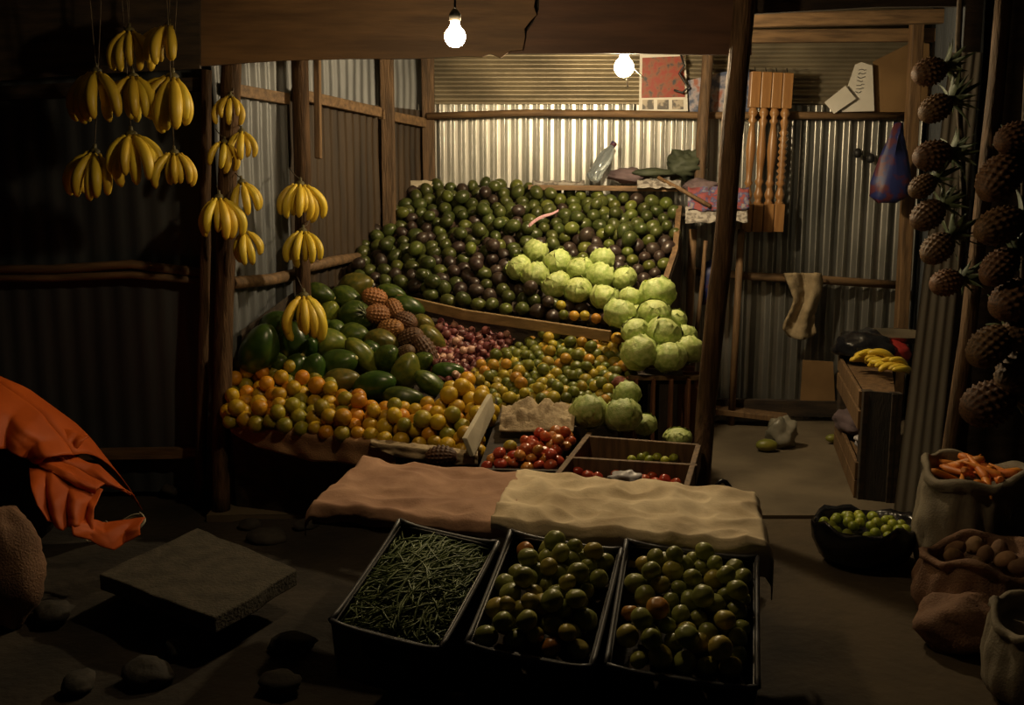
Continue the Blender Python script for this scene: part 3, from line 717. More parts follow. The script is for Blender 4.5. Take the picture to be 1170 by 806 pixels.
# px, py, length px, width px, image angle, tone, toward camera tilt, label
PAPS = [
 (295, 398, 60, 42, 62, 'pap_d', .1, 'large dark papaya standing against the wall, leftmost of the heap'),
 (314, 372, 40, 29, 40, 'pap_d', .2, 'dark papaya high at the left, leaning on the wall'),
 (334, 392, 48, 38, 80, 'pap_d', .2, 'big dark upright papaya left of the lowest banana hand'),
 (318, 415, 27, 23, 30, 'pap_g', .9, 'small green papaya just above the leftmost oranges'),
 (354, 399, 30, 22, 70, 'pap_d', .6, 'slim dark glossy papaya directly under the lowest banana hand'),
 (375, 393, 44, 33, 8, 'pap_l', .2, 'olive ribbed papaya right of the lowest banana hand'),
 (359, 424, 42, 30, 75, 'pap_d', .3, 'dark papaya in the low left middle, above the oranges'),
 (338, 421, 38, 31, 60, 'pap_d', .3, 'dark papaya between the small green one and the orange heap'),
 (386, 416, 48, 35, 20, 'pap_d', .3, 'dark papaya under the olive ribbed one'),
 (390, 435, 44, 29, 12, 'pap_o', .2, 'yellowish olive papaya low in the middle of the heap'),
 (405, 383, 36, 30, 5, 'pap_g', .5, 'green papaya in the middle, below the glossy broad one'),
 (408, 362, 42, 32, -10, 'pap_g', .2, 'broad glossy green papaya under the pale pineapple crown'),
 (374, 357, 32, 25, 45, 'pap_l', .4, 'light green papaya right above the lowest banana hand'),
 (365, 336, 36, 23, -15, 'pap_g', .2, 'green papaya at the top left with a pale cut stem end'),
 (396, 341, 38, 24, -20, 'pap_g', .2, 'green papaya at the top, left of the orange pineapples'),
 (407, 325, 38, 28, 10, 'pap_o', .2, 'topmost papaya of the heap, dull olive'),
 (369, 374, 28, 20, 20, 'pap_d', .5, 'small dark papaya beside the lowest banana hand'),
 (385, 377, 26, 20, -30, 'pap_g', .5, 'small green papaya above the olive ribbed one'),
 (343, 350, 34, 24, 65, 'pap_d', .3, 'dark papaya behind the lowest banana hand'),
 (415, 409, 54, 25, -50, 'pap_l', .0, 'long light green papaya pointing down to the right'),
 (436, 391, 40, 26, -10, 'pap_o', .2, 'olive papaya left of the lower pineapples'),
 (443, 410, 36, 30, 60, 'pap_g', .6, 'round glossy green papaya right of the long light one'),
 (465, 424, 44, 32, 72, 'pap_l', .2, 'bright yellow-green papaya standing near the onions'),
 (483, 414, 28, 22, 40, 'pap_g', .5, 'small green papaya behind the bright yellow-green one'),
 (428, 440, 50, 33, 15, 'pap_d', .2, 'big dark papaya low in the heap, pointed to the right'),
 (461, 454, 46, 27, -4, 'pap_g', .1, 'green papaya with pale stripe lying lowest, on the oranges'),
 (494, 440, 46, 23, -36, 'pap_g', .0, 'green papaya sloping down onto the oranges at the right'),
 (512, 423, 36, 20, 0, 'pap_d', .1, 'dark green papaya lying flat beside the onions'),
 (466, 351, 38, 23, -15, 'pap_g', .1, 'smooth bright green papaya right of the pineapples, near the plank'),
 (447, 335, 34, 18, -12, 'pap_g', .1, 'narrow green papaya behind the top pineapples'),
 (484, 369, 26, 18, -20, 'pap_o', .3, 'small olive papaya between pineapples and onions'),
 (494, 386, 36, 22, -40, 'pap_o', .1, 'olive green papaya leaning on the onions'),
 (424, 400, 24, 22, 0, 'pap_d', .6, 'small dark papaya in the middle, beside the long light one'),
]
def axis_rot(ang, tow, roll=0.):
    # local z -> direction in the image plane, tipped toward the viewer
    a = math.radians(ang); d = Vector((math.cos(a), -tow, math.sin(a))).normalized()
    return (d.to_track_quat('Z', 'Y') @ Quaternion((0, 0, 1), roll)).to_euler()
for px, py, L_, W_, an, tone, tow, lab in PAPS:
    Y = Yp(px, py)-.02; c = A(px, py, Y); k = Y/F*1.06
    t = thing('papaya', lab, 'papaya', c, axis_rot(an, tow, R.uniform(0, 6)), 'papayas heaped above the oranges')
    inst('fruit', PAP[tone], (0, 0, 0), (0, 0, 0), (W_*k/.6, W_*k/.6, L_*k), t)
    if lab.find('stem') >= 0 or R.random() < .35:
        inst('stem', PSTEM, (.0, 0, L_*k*.47), (0, 0, 0), W_*k*1.1, t)

# pineapples
def pine_me(m, s_):
    mb = MB(); n, mm = 40, 30; prof = [(max(.03, .36*(math.sin(PI*(k/mm*.94+.03)))**.42), -.5+k/mm) for k in range(mm+1)]
    def fn(p, a, t_):
        w = math.cos(8*a+t_*22)*math.cos(8*a-t_*22)
        k = 1-.02+.20*max(0, w)**1.2*math.sin(PI*min(1, max(0, t_)))**.3
        return Vector((p.x*k, p.y*k, p.z))
    mb.lathe(prof, n*2, fn); return mb.mesh('fruit', m)
PIN = {k: pine_me(K[k], i) for i, k in enumerate(('pine_o', 'pine_b', 'pine_k'))}
def crown_me(m, n=20, L_=.7, seed=1):
    rr = random.Random(seed); mb = MB()
    for i in range(n):
        a = i*2.4; lift = .25+.75*i/n; Lf = L_*rr.uniform(.7, 1.1)
        out = Vector((math.cos(a), math.sin(a), 0)); sd_ = Vector((-math.sin(a), math.cos(a), 0))
        def lf(u, v, out=out, sd_=sd_, lift=lift, Lf=Lf):
            w = .075*(1-v**1.4)+.004; x = v*Lf
            return out*(.05+x*(1-lift*.72)) + Vector((0, 0, x*(.25+lift*.75)-.35*(1-lift)*x*x/Lf)) + sd_*((u-.5)*2*w) + Vector((0, 0, abs(u-.5)*.04))
        mb.grid(lf, 2, 6)
    return mb.mesh('crown', m)
CRN = [crown_me(K['crown'], 20, .7, 1), crown_me(K['crown'], 18, .85, 2)]
CRNP = crown_me(K['crown_p'], 22, .75, 3)
def pineapple(c, L_, W_, rot, tone, lab, group, crown=None, name='pineapple'):
    t = thing(name, lab, 'pineapple', c, rot, group)
    inst('fruit', PIN[tone], (0, 0, 0), (0, 0, R.uniform(0, 6)), (W_/.78, W_/.78, L_), t)
    if crown: inst('crown', crown, (0, 0, L_*.47), (0, 0, R.uniform(0, 6)), L_*(1.25 if 'strung' in group else .8), t)
    return t
for px, py, L_, W_, an, tow, tone, lab, cr in (
 (428, 340, 28, 22, 165, .2, 'pine_o', 'orange pineapple at the top of the fruit heap, under the plank', None),
 (432, 359, 28, 23, 172, .4, 'pine_o', 'orange pineapple with pale spiky crown, second from the top', CRNP),
 (450, 353, 24, 20, -60, .5, 'pine_o', 'reddish pineapple right of the top ones, next to bright papaya', None),
 (464, 367, 26, 21, -20, .4, 'pine_b', 'brown pineapple right of the middle of the pineapple group', None),
 (446, 376, 30, 22, 10, .3, 'pine_o', 'orange-brown pineapple in the middle of the pineapple group', None),
 (469, 386, 30, 22, 25, .3, 'pine_b', 'brown pineapple below the middle one, toward the onions', None),
 (486, 400, 38, 23, -58, .1, 'pine_b', 'grey-brown pineapple standing tilted next to the onions', None),
 (464, 404, 24, 19, 40, .6, 'pine_b', 'small brown pineapple lowest of the group, among papayas', None)):
    Y = Yp(px, py)-.07; k = Y/F*1.05
    pineapple(A(px, py, Y), L_*k, W_*k, axis_rot(an, tow), tone, lab, 'pineapples among the papayas', cr)
Y = 3.84
pineapple(A(504, 522, Y), 37*Y/F, 27*Y/F, axis_rot(4, .15), 'pine_k', 'single dark pineapple lying between the orange heap and the pink-brown cloth', 'pineapples among the papayas')

# sacking along the orange front
def skirt(x0, x1, drops, m, label, seed, fwd):
    sk = MB()
    def skf(u, v):
        px = x0+u*(x1-x0); top = 484+(px-264)*(35/285); Y = 4.70-(px-262)/288*.60
        k = u*(len(drops)-1); i = min(int(k), len(drops)-2); dr = drops[i]+(drops[i+1]-drops[i])*(k-i)
        if v < .25:
            p = A(px, top+2, Y-.02); q = v/.25
            return p+Vector((0, .05*(1-q)-.015-fwd, .012*(1-q)+.006*nz((u*8, v*3, 0), 2, seed)))
        q = (v-.25)/.75
        p = A(px, top+2+dr*q, Y-.035-fwd-.012*math.sin(u*26+seed)*q-.02*nz((u*5, q, 0), 2, seed)*q)
        return p
    sk.grid(skf, 70, 14)
    c = A((x0+x1)/2, 505, 4.4); return tag(sk.build('sacking_cloth', m, org=c, solid=.004), label, 'cloth')
skirt(264, 452, [8, 22, 26, 30, 27, 30, 22], K['burlap'], 'brown sacking hanging from the front edge under the oranges', 1, 0)
skirt(424, 546, [6, 12, 13, 12, 14, 10], K['burlap2'], 'paler strip of sacking under the right end of the orange heap', 4, .025)
# ------------------------------------------------------------------ behind the table: tray, sacking lumps, tomatoes, divided crate
tb = A(600, 545, 3.95); tb.z = 0
tray = thing('tomato_tray', 'shallow tray with pale end board holding red tomatoes and crumpled sacking', 'tray', tb)
TP = fit([(556, 536, 3.92), (634, 540, 3.86), (655, 500, 4.16), (600, 500, 4.14), (575, 478, 4.36), (650, 478, 4.34)])
mb = MB(); mb.prism([onplane(x, y, TP, -.035) for x, y in ((545, 540), (634, 545), (655, 474), (572, 466))], (0, 0, -.02)); mb.build('bottom', K['darkwood'], tray, org=tb)
a_, b_ = onplane(542, 522, TP, -.01), onplane(566, 470, TP, .02)
mb = MB(); mb.prism([a_, b_, b_+Vector((-.015, 0, .075)), a_+Vector((-.03, 0, .075))], (-.02, .0, .0)); mb.build('end_board', K['foam'], tray, org=tb, bev=.003)
a_, b_ = onplane(549, 546, TP, 0), onplane(640, 548, TP, 0)
mb = MB(); mb.beam(a_, b_, .02, .07); mb.build('front_board', K['darkwood'], tray, org=tb)
mb = MB()
for x, y in ((552, 540), (632, 540)):
    p = onplane(x, y, TP, -.05); mb.beam(Vector((p.x, p.y+.04, 0)), p+Vector((0, .04, 0)), .06, .06, (0, 1, 0))
mb.build('support', K['darkwood'], tray, org=tb)
cr = MB()
def crf(u, v):
    p = onplane(570+u*85+v*4, 494-v*24, TP, .0)
    h = .02+.035*abs(nz((u*3.2, v*2, 0), 1.3, 2))*1.6+.012*nz((u*12, v*6, 0), 1.5, 5)+.035*math.sin(u*PI)*math.sin(v*PI)
    return p+Vector((0, 0, h*min(1, v*3+.15)))
cr.grid(crf, 60, 26); tag(cr.build('sacking_cloth', K['burlap2'], org=onplane(600, 485, TP), solid=.005), 'crumpled beige sacking behind the red tomatoes', 'cloth')
TPOLY = [(550, 538), (560, 519), (598, 514), (612, 498), (640, 492), (656, 500), (650, 514), (634, 536)]
for p, j, q, s_, up in pack((TP[0]+TP[1]*.01, TP[1]), TPOLY, .049, ((556, 534), (634, 534)), jit=.22, lift=.12, size=(.88, 1.12), top=.75):
    k = 'to_o' if R.random() < .25 else 'to_r'
    tag(inst('tomato', TOM[k], p, (R.uniform(-.8, .8), R.uniform(-.8, .8), R.uniform(0, 6)), s_*.98), f'{"orange-red" if k == "to_o" else "red"} tomato {"on top in" if up else "in"} the open heap behind the cloth, {nth(j)} row, {nth(q)} from left', 'tomato', 'red tomatoes heaped beside the divided crate')
tag(inst('orange', ORG['or_g'], onplane(583, 511, TP, .03), rrot(), .72), 'single greenish orange lying by itself at the left of the red tomatoes', 'orange')

dc = A(715, 555, 3.9); dc.z = 0
dcr = thing('divided_crate', 'wooden crate with two compartments right of the red tomatoes', 'crate', dc)
DP = fit([(637, 545, 3.72), (790, 558, 3.62), (795, 525, 3.95), (655, 500, 4.12), (640, 520, 3.92), (795, 500, 4.2)])
def dbar(x0, y0, x1, y1, nm, h=.10, w=.022, m='wood'):
    a_, b_ = onplane(x0, y0, DP), onplane(x1, y1, DP)
    MB().beam(a_-Vector((0, 0, h/2)), b_-Vector((0, 0, h/2)), w, h).build(nm, K[m], dcr, org=dc, bev=.003)
dbar(668, 498, 798, 508, 'rear_board'); dbar(646, 522, 796, 531, 'divider'); dbar(628, 552, 785, 566, 'front_board')
dbar(674, 494, 634, 545, 'side_board'); dbar(798, 508, 783, 560, 'side_board')
mb = MB(); mb.prism([onplane(x, y, DP, -.11) for x, y in ((628, 552), (785, 566), (798, 508), (668, 498))], (0, 0, -.015)); mb.build('bottom', K['darkwood'], dcr, org=dc)
mb = MB()
for x, y in ((634, 550), (780, 562), (792, 512), (672, 502)):
    p = onplane(x, y, DP, -.12); mb.beam(Vector((p.x, p.y, 0)), p, .05, .05, (0, 1, 0))
mb.build('support', K['darkwood'], dcr, org=dc)
for k_, (px, py) in enumerate(((660, 540), (672, 544), (675, 534), (690, 537), (668, 532), (703, 541), (735, 549), (750, 552), (760, 549), (772, 553), (745, 545), (722, 540), (683, 546), (766, 543))):
    tag(inst('tomato', TOM['to_r'], onplane(px, py, DP, -.055), (R.uniform(-.8, .8), R.uniform(-.8, .8), R.uniform(0, 6)), R.uniform(.85, 1.02)),
        f'red tomato in the front compartment of the divided crate, {nth(1+sorted([660,672,675,690,668,703,735,750,760,772,745,722,683,766]).index(px))} from the left', 'tomato', 'red tomatoes in the divided crate')
xs = [722, 733, 742, 751, 760, 770, 738, 756]
for px, py in zip(xs, (526, 523, 526, 523, 527, 524, 520, 520)):
    tag(inst('lime', LIM, onplane(px, py, DP, -.06), rrot(), .9), f'small lime in the rear compartment of the divided crate, {nth(1+sorted(xs).index(px))} from the left', 'lime', 'limes in the divided crate')
pb_ = MB(); pb_.ball((0, 0, 0), (.06, .05, .022), 20, 12, lambda u: 1+.6*nz(u, 2.3, 4)); tag(pb_.build('plastic_bag', K['palebag']), 'small pale plastic bag in the front compartment of the divided crate', 'bag').location = onplane(716, 546, DP, -.02)

# slatted crate under the cabbages
sc_ = A(758, 428, 4.80); base = Vector((sc_.x, sc_.y+.18, 0))
crt = thing('slatted_crate', 'tall red-brown slatted crate carrying the cabbage stack', 'crate', base)
hw, hd, ht = .160, .17, sc_.z
rz = Matrix.Rotation(-.05, 3, 'Z')
for sx in (-1, -.36, .3, .94):
    MB().beam(Vector((sx*(hw-.035), -hd, .02)), Vector((sx*(hw-.035), -hd, ht-.02)), .072 if sx > -1 else .06, .014, (1, 0, 0)).build('front_slat', K['redwood'], crt, bev=.003)
for sx in (-1, 1):
    for sy in (-.8, 0, .8): MB().beam(Vector((sx*hw, sy*hd, .02)), Vector((sx*hw, sy*hd, ht-.02)), .014, .08, (1, 0, 0)).build('side_slat', K['redwood'], crt, bev=.003)
for sy in (-1, 1):
    MB().beam(Vector((-hw, sy*(hd-.012), ht-.02)), Vector((hw+.02, sy*(hd-.012), ht-.02)), .03, .022).build('top_rail', K['wood'], crt, bev=.003)
    MB().beam(Vector((-hw, sy*(hd-.012), .03)), Vector((hw, sy*(hd-.012), .03)), .03, .05).build('bottom_rail', K['redwood'], crt, bev=.003)
MB().box((0, 0, ht-.045), (hw*2-.02, hd*2-.04, .016)).build('lid', K['darkwood'], crt)
# red net bag lump between citrus and crate
mb = MB(); mb.ball((0, 0, 0), (.032, .03, .026), 18, 12, lambda u: 1+.5*nz(u, 2.2, 8)); tag(mb.build('net_bag', K['sackred']), 'crumpled red net between the small citrus and the slatted crate', 'net').location = A(708, 437, 4.62)

# ------------------------------------------------------------------ table with two cloths
FL, BL, BR, FR = G(356, 580, .50), G(412, 530, .50), G(862, 574, .46), G(874, 628, .46)
to = (FL+BL+BR+FR)/4; to.z = 0
tabl = thing('low_table', 'long low table of dark boxes under the two sacking cloths', 'table', to)
MB().prism([p+Vector((0, 0, -.025)) for p in (FL, FR, BR, BL)], (0, 0, -.03)).build('tabletop', K['darkwood'], tabl, org=to)
for p, q in ((FL, BL), (FR, BR)):
    for s_, e_ in ((p, q), (q, p)):
        b_ = s_.lerp(e_, .12); b_ = b_.lerp(to+Vector((0, 0, b_.z)), .06)
        MB().beam(Vector((b_.x, b_.y, 0)), Vector((b_.x, b_.y, b_.z-.05)), .06, .06, (0, 1, 0)).build('leg', K['darkwood'], tabl)
for k_ in range(4):
    z0 = .06+k_*.105
    a_, b_ = FL.lerp(FR, .02), FL.lerp(FR, .98)
    MB().beam(Vector((a_.x, a_.y+.03, z0)), Vector((b_.x, b_.y+.03, z0)), .02, .075).build('front_slat', K['darkwood'], tabl)
def drape(u0, u1, hang_f, hang_l, hang_r, seed, amp):
    def fn(u, v):
        Lx = (FR-FL).length; s_ = u0*Lx - hang_l + u*((u1-u0)*Lx+hang_l+hang_r)
        dl = max(0, u0*Lx-s_) if hang_l else 0; dr = max(0, s_-u1*Lx) if hang_r else 0
        s_c = min(max(s_, u0*Lx if hang_l else -9), u1*Lx if hang_r else 99)/Lx
        W_ = .46; t_ = -hang_f + v*(W_+hang_f+.03); df = max(0, -t_); tc = max(0, t_)/W_
        p = FL.lerp(FR, s_c).lerp(BL.lerp(BR, s_c), tc)
        w = amp*(nz((s_*3, t_*3, 0), 2.2, seed)+.6*nz((s_*7, t_*5, 0), 2.0, seed+3)+.75*(1-2*abs(nz((s_*4.5+t_*2, t_*6-s_*1.5, 0), 1.6, seed+6)))-.4)
        p = p + Vector((0, 0, max(w, -amp*.8)+amp*.8))
        if df > 0: p += Vector((0, -.02*min(1, df/.03)-.012*math.sin(s_*22+seed)*min(1, df/.1), -df*.97))
        if dl > 0: p += Vector((-.02*min(1, dl/.03), 0, -dl*.95))
        if dr > 0: p += Vector((.02*min(1, dr/.03), 0, -dr*.95))
        return p
    return fn
mb = MB(); mb.grid(drape(0, .45, .05, .05, 0, 2, .016), 90, 60); tag(mb.build('sacking_cloth', K['pinkcloth'], org=FL.lerp(BR, .25), solid=.004), 'pinkish brown sacking cloth over the left half of the low table', 'cloth')
mb = MB()
f2 = drape(.415, 1.0, .11, 0, .07, 11, .020)
mb.grid(lambda u, v: f2(u, v)+Vector((0, 0, .010)), 120, 66); tag(mb.build('sacking_cloth', K['beige'], org=FL.lerp(BR, .7), solid=.004), 'wrinkled pale beige sacking cloth over the right part of the low table', 'cloth')
# black bag at the right end
mb = MB(); mb.ball((0, 0, 0), (.085, .08, .15), 26, 18, lambda u: 1+.22*nz(u, 1.8, 3)+.08*nz(u, 5, 1))
bg = thing('black_carrier_bag', 'black plastic carrier bag with a looped handle at the right end of the table', 'bag', Vector((.80, 3.92, .0)))
o = mb.build('bag_body', K['blackbag'], bg); o.location = (0, 0, .17)
c_ = Vector((.0, 0, .28))
MB().tube([c_+Vector((-.05+.12*k/10, -.02, .11*math.sin(PI*k/10))) for k in range(11)], [.014, .012, .010, .009, .009, .009, .009, .010, .012, .013, .015], 8).build('handle', K['blackbag'], bg)

# ------------------------------------------------------------------ front plastic crates
CRP = (Vector((0, 2.55, .30)), Vector((0, -.20, .55)).normalized())
def crate(quad, label, name='plastic_crate'):
    tl, tr, br, bl = [onplane(x, y, CRP) for x, y in quad]
    c = (tl+tr+br+bl)/4; n = CRP[1]
    ex = ((tr-tl)+(br-bl))/2; ey = ((tl-bl)+(tr-br))/2; W_, D_ = ex.length, ey.length
    y_ = ey.normalized(); x_ = (ex-y_*ex.dot(y_)).normalized(); W_ = abs(ex.dot(x_))
    rot = Matrix((x_, y_, n)).transposed()
    t = thing(name, label, 'crate', c, rot.to_euler(), 'black plastic crates in front')
    hh, th = .20, .012; w2, d2 = W_/2-.006, D_/2-.006
    MB().box((0, 0, -hh), (2*w2, 2*d2, .01)).build('bottom', K['black'], t)
    for sx in (-1, 1):
        MB().box((sx*(w2-th/2), 0, -hh/2), (th, 2*d2, hh)).build('side_wall', K['black'], t, bev=.003)
    for sy in (-1, 1):
        e = MB()
        e.box((0, sy*(d2-th/2), -hh*.72), (2*w2-.024, th, hh*.5)); e.box((0, sy*(d2-th/2), -.012), (2*w2-.024, th, .024))
        for sx in (-1, 1): e.box((sx*w2*.70, sy*(d2-th/2), -hh*.3), (w2*.56, th, hh*.5))
        e.build('end_wall', K['black'], t, bev=.003)
    rm = MB()
    pts = []
    for (x, y) in ((-w2, -d2), (w2, -d2), (w2, d2), (-w2, d2)): pts.append(Vector((x, y, .0)))
    for k in range(4):
        a_, b_ = pts[k], pts[(k+1) % 4]
        seg = [a_.lerp(b_, s_)+Vector((0, 0, .014*((abs(s_-.5)*2)**4)-.004)) for s_ in [i/12 for i in range(13)]]
        rm.tube(seg, .0075, 8)
    rm.build('rim', K['rim'], t)
    return t, c, x_, y_, n, w2-th, d2-th
CRQ = {'left': [(452, 607), (574, 610), (512, 742), (366, 718)], 'middle': [(584, 617), (709, 620), (686, 764), (521, 743)], 'right': [(713, 620), (868, 637), (868, 792), (690, 764)]}
cl_ = crate(CRQ['left'], 'black plastic crate full of green beans, left of three')
cm_ = crate(CRQ['middle'], 'black plastic crate of green tomatoes, middle of three')
cr_ = crate(CRQ['right'], 'black plastic crate of green tomatoes, right of three')
gn = {'gt_g': 'green', 'gt_y': 'yellow-green', 'gt_o': 'orange-blushed'}
for (t, c, x_, y_, n, w2, d2), nm, ex in ((cm_, 'middle', 'middle'), (cr_, 'right', 'right')):
    pl = (c-n*.016, n)
    def bul(p, c=c, x_=x_, y_=y_, w2=w2, d2=d2):
        q = p-c; return .034*max(0, 1-(q.dot(x_)/w2)**2)*max(0, 1-(q.dot(y_)/d2)**2)
    def ins(p, c=c, x_=x_, y_=y_, w2=w2, d2=d2): 
        q = p-c; return abs(q.dot(x_)) < w2-.024 and abs(q.dot(y_)) < d2-.024
    q0 = CRQ[nm]
    for p, j, q, s_, up in pack(pl, None, .058, (q0[3], q0[2]), jit=.24, lift=.14, inside=ins, size=(.80, 1.18), bulge=bul, relax=12, top=.72):
        dq = p-c; lim_x, lim_y = w2-.029, d2-.029
        p = p - x_*(dq.dot(x_)-max(-lim_x, min(lim_x, dq.dot(x_)))) - y_*(dq.dot(y_)-max(-lim_y, min(lim_y, dq.dot(y_))))
        w = R.random(); k = 'gt_o' if w < .06 else ('gt_y' if w < .28 else 'gt_g')
        tag(inst('green_tomato', GTO[k], p, (R.uniform(-1, 1), R.uniform(-1, 1), R.uniform(0, 6)), s_*1.0),
            f'{gn[k]} tomato {"on top " if up else ""}in the {nm} crate, {nth(j)} row from the front, {nth(q)} from left', 'tomato', f'green tomatoes in the {nm} crate')
    fl = MB(); fl.box((0, 0, -.085), (2*w2, 2*d2, .02)); fl.build('lining', K['darkwood'], t)
t, c, x_, y_, n, w2, d2 = cl_
bm = MB(); rb = random.Random(4)
for k in range(900):
    x, y = rb.uniform(-w2*.86, w2*.86), rb.uniform(-d2*.90, d2*.88)
    hgt = -.035+.05*(1-(x/w2)**2)*(1-(y/d2)**2)+rb.uniform(-.012, .014)
    a = rb.gauss(1.0, .7); L_ = rb.uniform(.05, .085); tl_ = rb.uniform(-.3, .3)
    dv = Vector((math.cos(a), math.sin(a), tl_*.5)); sd_ = Vector((-dv.y, dv.x, .4))*rb.uniform(-.02, .02)
    pc = Vector((x, y, hgt))
    pts = [pc+dv*(s_*L_)+sd_*(1-s_*s_*1.0) for s_ in (-1, -.5, 0, .5, 1)]
    for q_ in pts: q_.x = max(-w2*.97, min(w2*.97, q_.x)); q_.y = max(-d2*.97, min(d2*.97, q_.y))
    bm.tube(pts, [.0012, .0029, .0032, .0029, .001], 5)
o = bm.build('green_beans', K['bean']); o.location = c; o.rotation_euler = t.rotation_euler
tag(o, 'loose green beans filling the left plastic crate', 'green beans', kind='stuff')
MB().box((0, 0, -.07), (2*w2, 2*d2, .02)).build('lining', K['darkwood'], t)
# bearer that props the crates up at the back
a_, b_ = cl_[1]-CRP[1]*.215, cr_[1]-CRP[1]*.215
for (dy, z_, lab) in ((.13, None, 'dark timber propping the plastic crates at the back'), (-.18, None, 'dark timber under the front of the plastic crates')):
    e2 = Vector((0, .55, .20)).normalized()
    pa, pb = a_+e2*dy, b_+e2*dy; pa.z -= .02; pb.z = min(pb.z, pb.z); m_ = MB()
    h_ = min(pa.z, pb.z)-.005
    m_.beam(Vector((pa.x-.1, pa.y, h_/2)), Vector((pb.x+.12, pb.y, h_/2)), .08, h_)
    tag(m_.build('timber_bearer', K['darkwood'], org=Vector(((pa.x+pb.x)/2, (pa.y+pb.y)/2, 0))), lab, 'timber')

# ------------------------------------------------------------------ bananas
def ban_me():
    mb = MB(); pts = []; rad = []
    for k in range(15):
        t_ = k/14; a = -.15+t_*1.25
        pts.append(Vector((.115*(1-math.cos(a*1.1)) + .06*math.sin(t_*PI*.9), 0, -.165*t_-.01*math.sin(t_*PI))))
        r_ = .0075 if t_ < .10 else (.0065+.0145*math.sin(PI*min(1, (t_-.06)/.94*.93+.035))**.55)
        if t_ > .95: r_ = .005
        rad.append(r_)
    pts = [Vector((.050*math.sin(PI*min(1, t_*1.0)*.80)+.006*t_, 0, -.168*t_)) for t_ in [k/14 for k in range(15)]]
    mb.tube(pts, rad, 8); return mb.mesh('banana', K['ban'])
BAN = ban_me()
stk = MB(); stk.ball((0, 0, 0), (.022, .018, .016), 12, 8, lambda u: 1+.2*nz(u, 2)); stk.tube([(0, 0, 0), (0, 0, .03)], [.010, .006], 8); STK = stk.mesh('stalk', K['ban_tip'])
def hand(c, h, w, label, group, yaw=0., n=6, rot=None, cord=None, seed=None):
    rr = random.Random(seed if seed is not None else int(c.x*1000)+int(c.z*1000))
    t = thing('banana_hand', label, 'bananas', c, rot or (rr.uniform(-.12, .12), rr.uniform(-.22, .22), yaw+rr.uniform(-.5, .5)), group)
    sc1 = h/.172
    inst('stalk', STK, (0, 0, 0), (0, 0, 0), sc1, t)
    spread = min(1.25, w/h*.95)
    for k in range(n):
        f_ = (k+.5)/n*2-1
        layer = k % 2
        az = -PI/2 + f_*1.5 + rr.uniform(-.12, .12)           # fans out toward the viewer
        tilt = rr.uniform(-.10, .08)-.10*layer
        s_ = sc1*rr.uniform(.80, 1.08)
        tilt += rr.uniform(-.16, .16)
        o = inst('banana', BAN, (f_*w*.20, -.016*layer, -.004), (0, 0, 0), s_, t)
        m_ = Matrix.Rotation(f_*spread*-.13, 4, 'Y') @ Matrix.Rotation(az, 4, 'Z') @ Matrix.Rotation(tilt, 4, 'Y')
        o.rotation_euler = m_.to_euler()
    if cord is not None:
        m_ = MB(); m_.tube([(0, 0, .02), Vector(cord)*.5+Vector((.004, 0, 0)), Vector(cord)], .0025, 5); m_.build('cord', K['rope'], t)
    return t
GB = 'banana hands hung at the left of the stall'
for (px, py, w, h, n, lab, drop) in (
 (148, 35, 36, 44, 6, 'banana hand at the top left, first of the two highest', 0),
 (193, 30, 46, 46, 8, 'wide banana hand at the top, just left of the fascia board', 0),
 (110, 82, 48, 52, 8, 'yellow-green banana hand at the left end of the second row', 0),
 (152, 88, 40, 50, 7, 'darker banana hand in the middle of the second row', 0),
 (197, 88, 46, 56, 8, 'long banana hand at the right end of the second row', 0),
 (108, 174, 46, 52, 7, 'lowest left banana hand, big with spread fingers', 0),
 (150, 154, 46, 54, 8, 'banana hand in the third row, right above the lowest left one', 0),
 (199, 174, 42, 40, 7, 'short plump banana hand alone at the right of the third row', 0)):
    Y = 4.42; k = Y/F; c = A(px, py, Y)
    hand(c, h*k*1.02, w*k, lab, GB, R.uniform(-.4, .4), n, cord=(0, R.uniform(.0, .02), max(.05, 2.69-c.z)))
for (px, py, w, h, n, Y, yaw, lab) in (
 (263, 110, 24, 32, 5, 4.70, .2, 'uppermost small banana hand tied on the bark post'),
 (256, 162, 34, 34, 5, 4.70, .5, 'second banana hand down the bark post, on its left side'),
 (276, 150, 16, 34, 4, 4.76, .9, 'narrow banana hand on the right side of the bark post, upper one'),
 (276, 208, 20, 40, 4, 4.76, .9, 'banana hand on the right side of the bark post, under the upper one'),
 (250, 226, 34, 48, 6, 4.69, .0, 'lowest large banana hand on the left side of the bark post'),
 (279, 264, 26, 36, 5, 4.76, .8, 'lowest banana hand on the right side of the bark post'),
 (343, 210, 42, 40, 8, 5.10, .0, 'uppermost banana hand on the dark wall pole'),
 (346, 264, 34, 40, 7, 5.10, .2, 'middle banana hand on the dark wall pole'),
 (347, 338, 36, 50, 7, 4.98, .1, 'lowest banana hand on the dark wall pole, above the papayas')):
    k = Y/F; c = A(px, py, Y)
    tgt = Vector((0, .07, .05))
    if px > 300: q_ = WL(.245, c.z, .13)-c; tgt = Vector((q_.x, q_.y, .06))
    hand(c, h*k*1.0, w*k, lab, GB, yaw, n, cord=tgt)

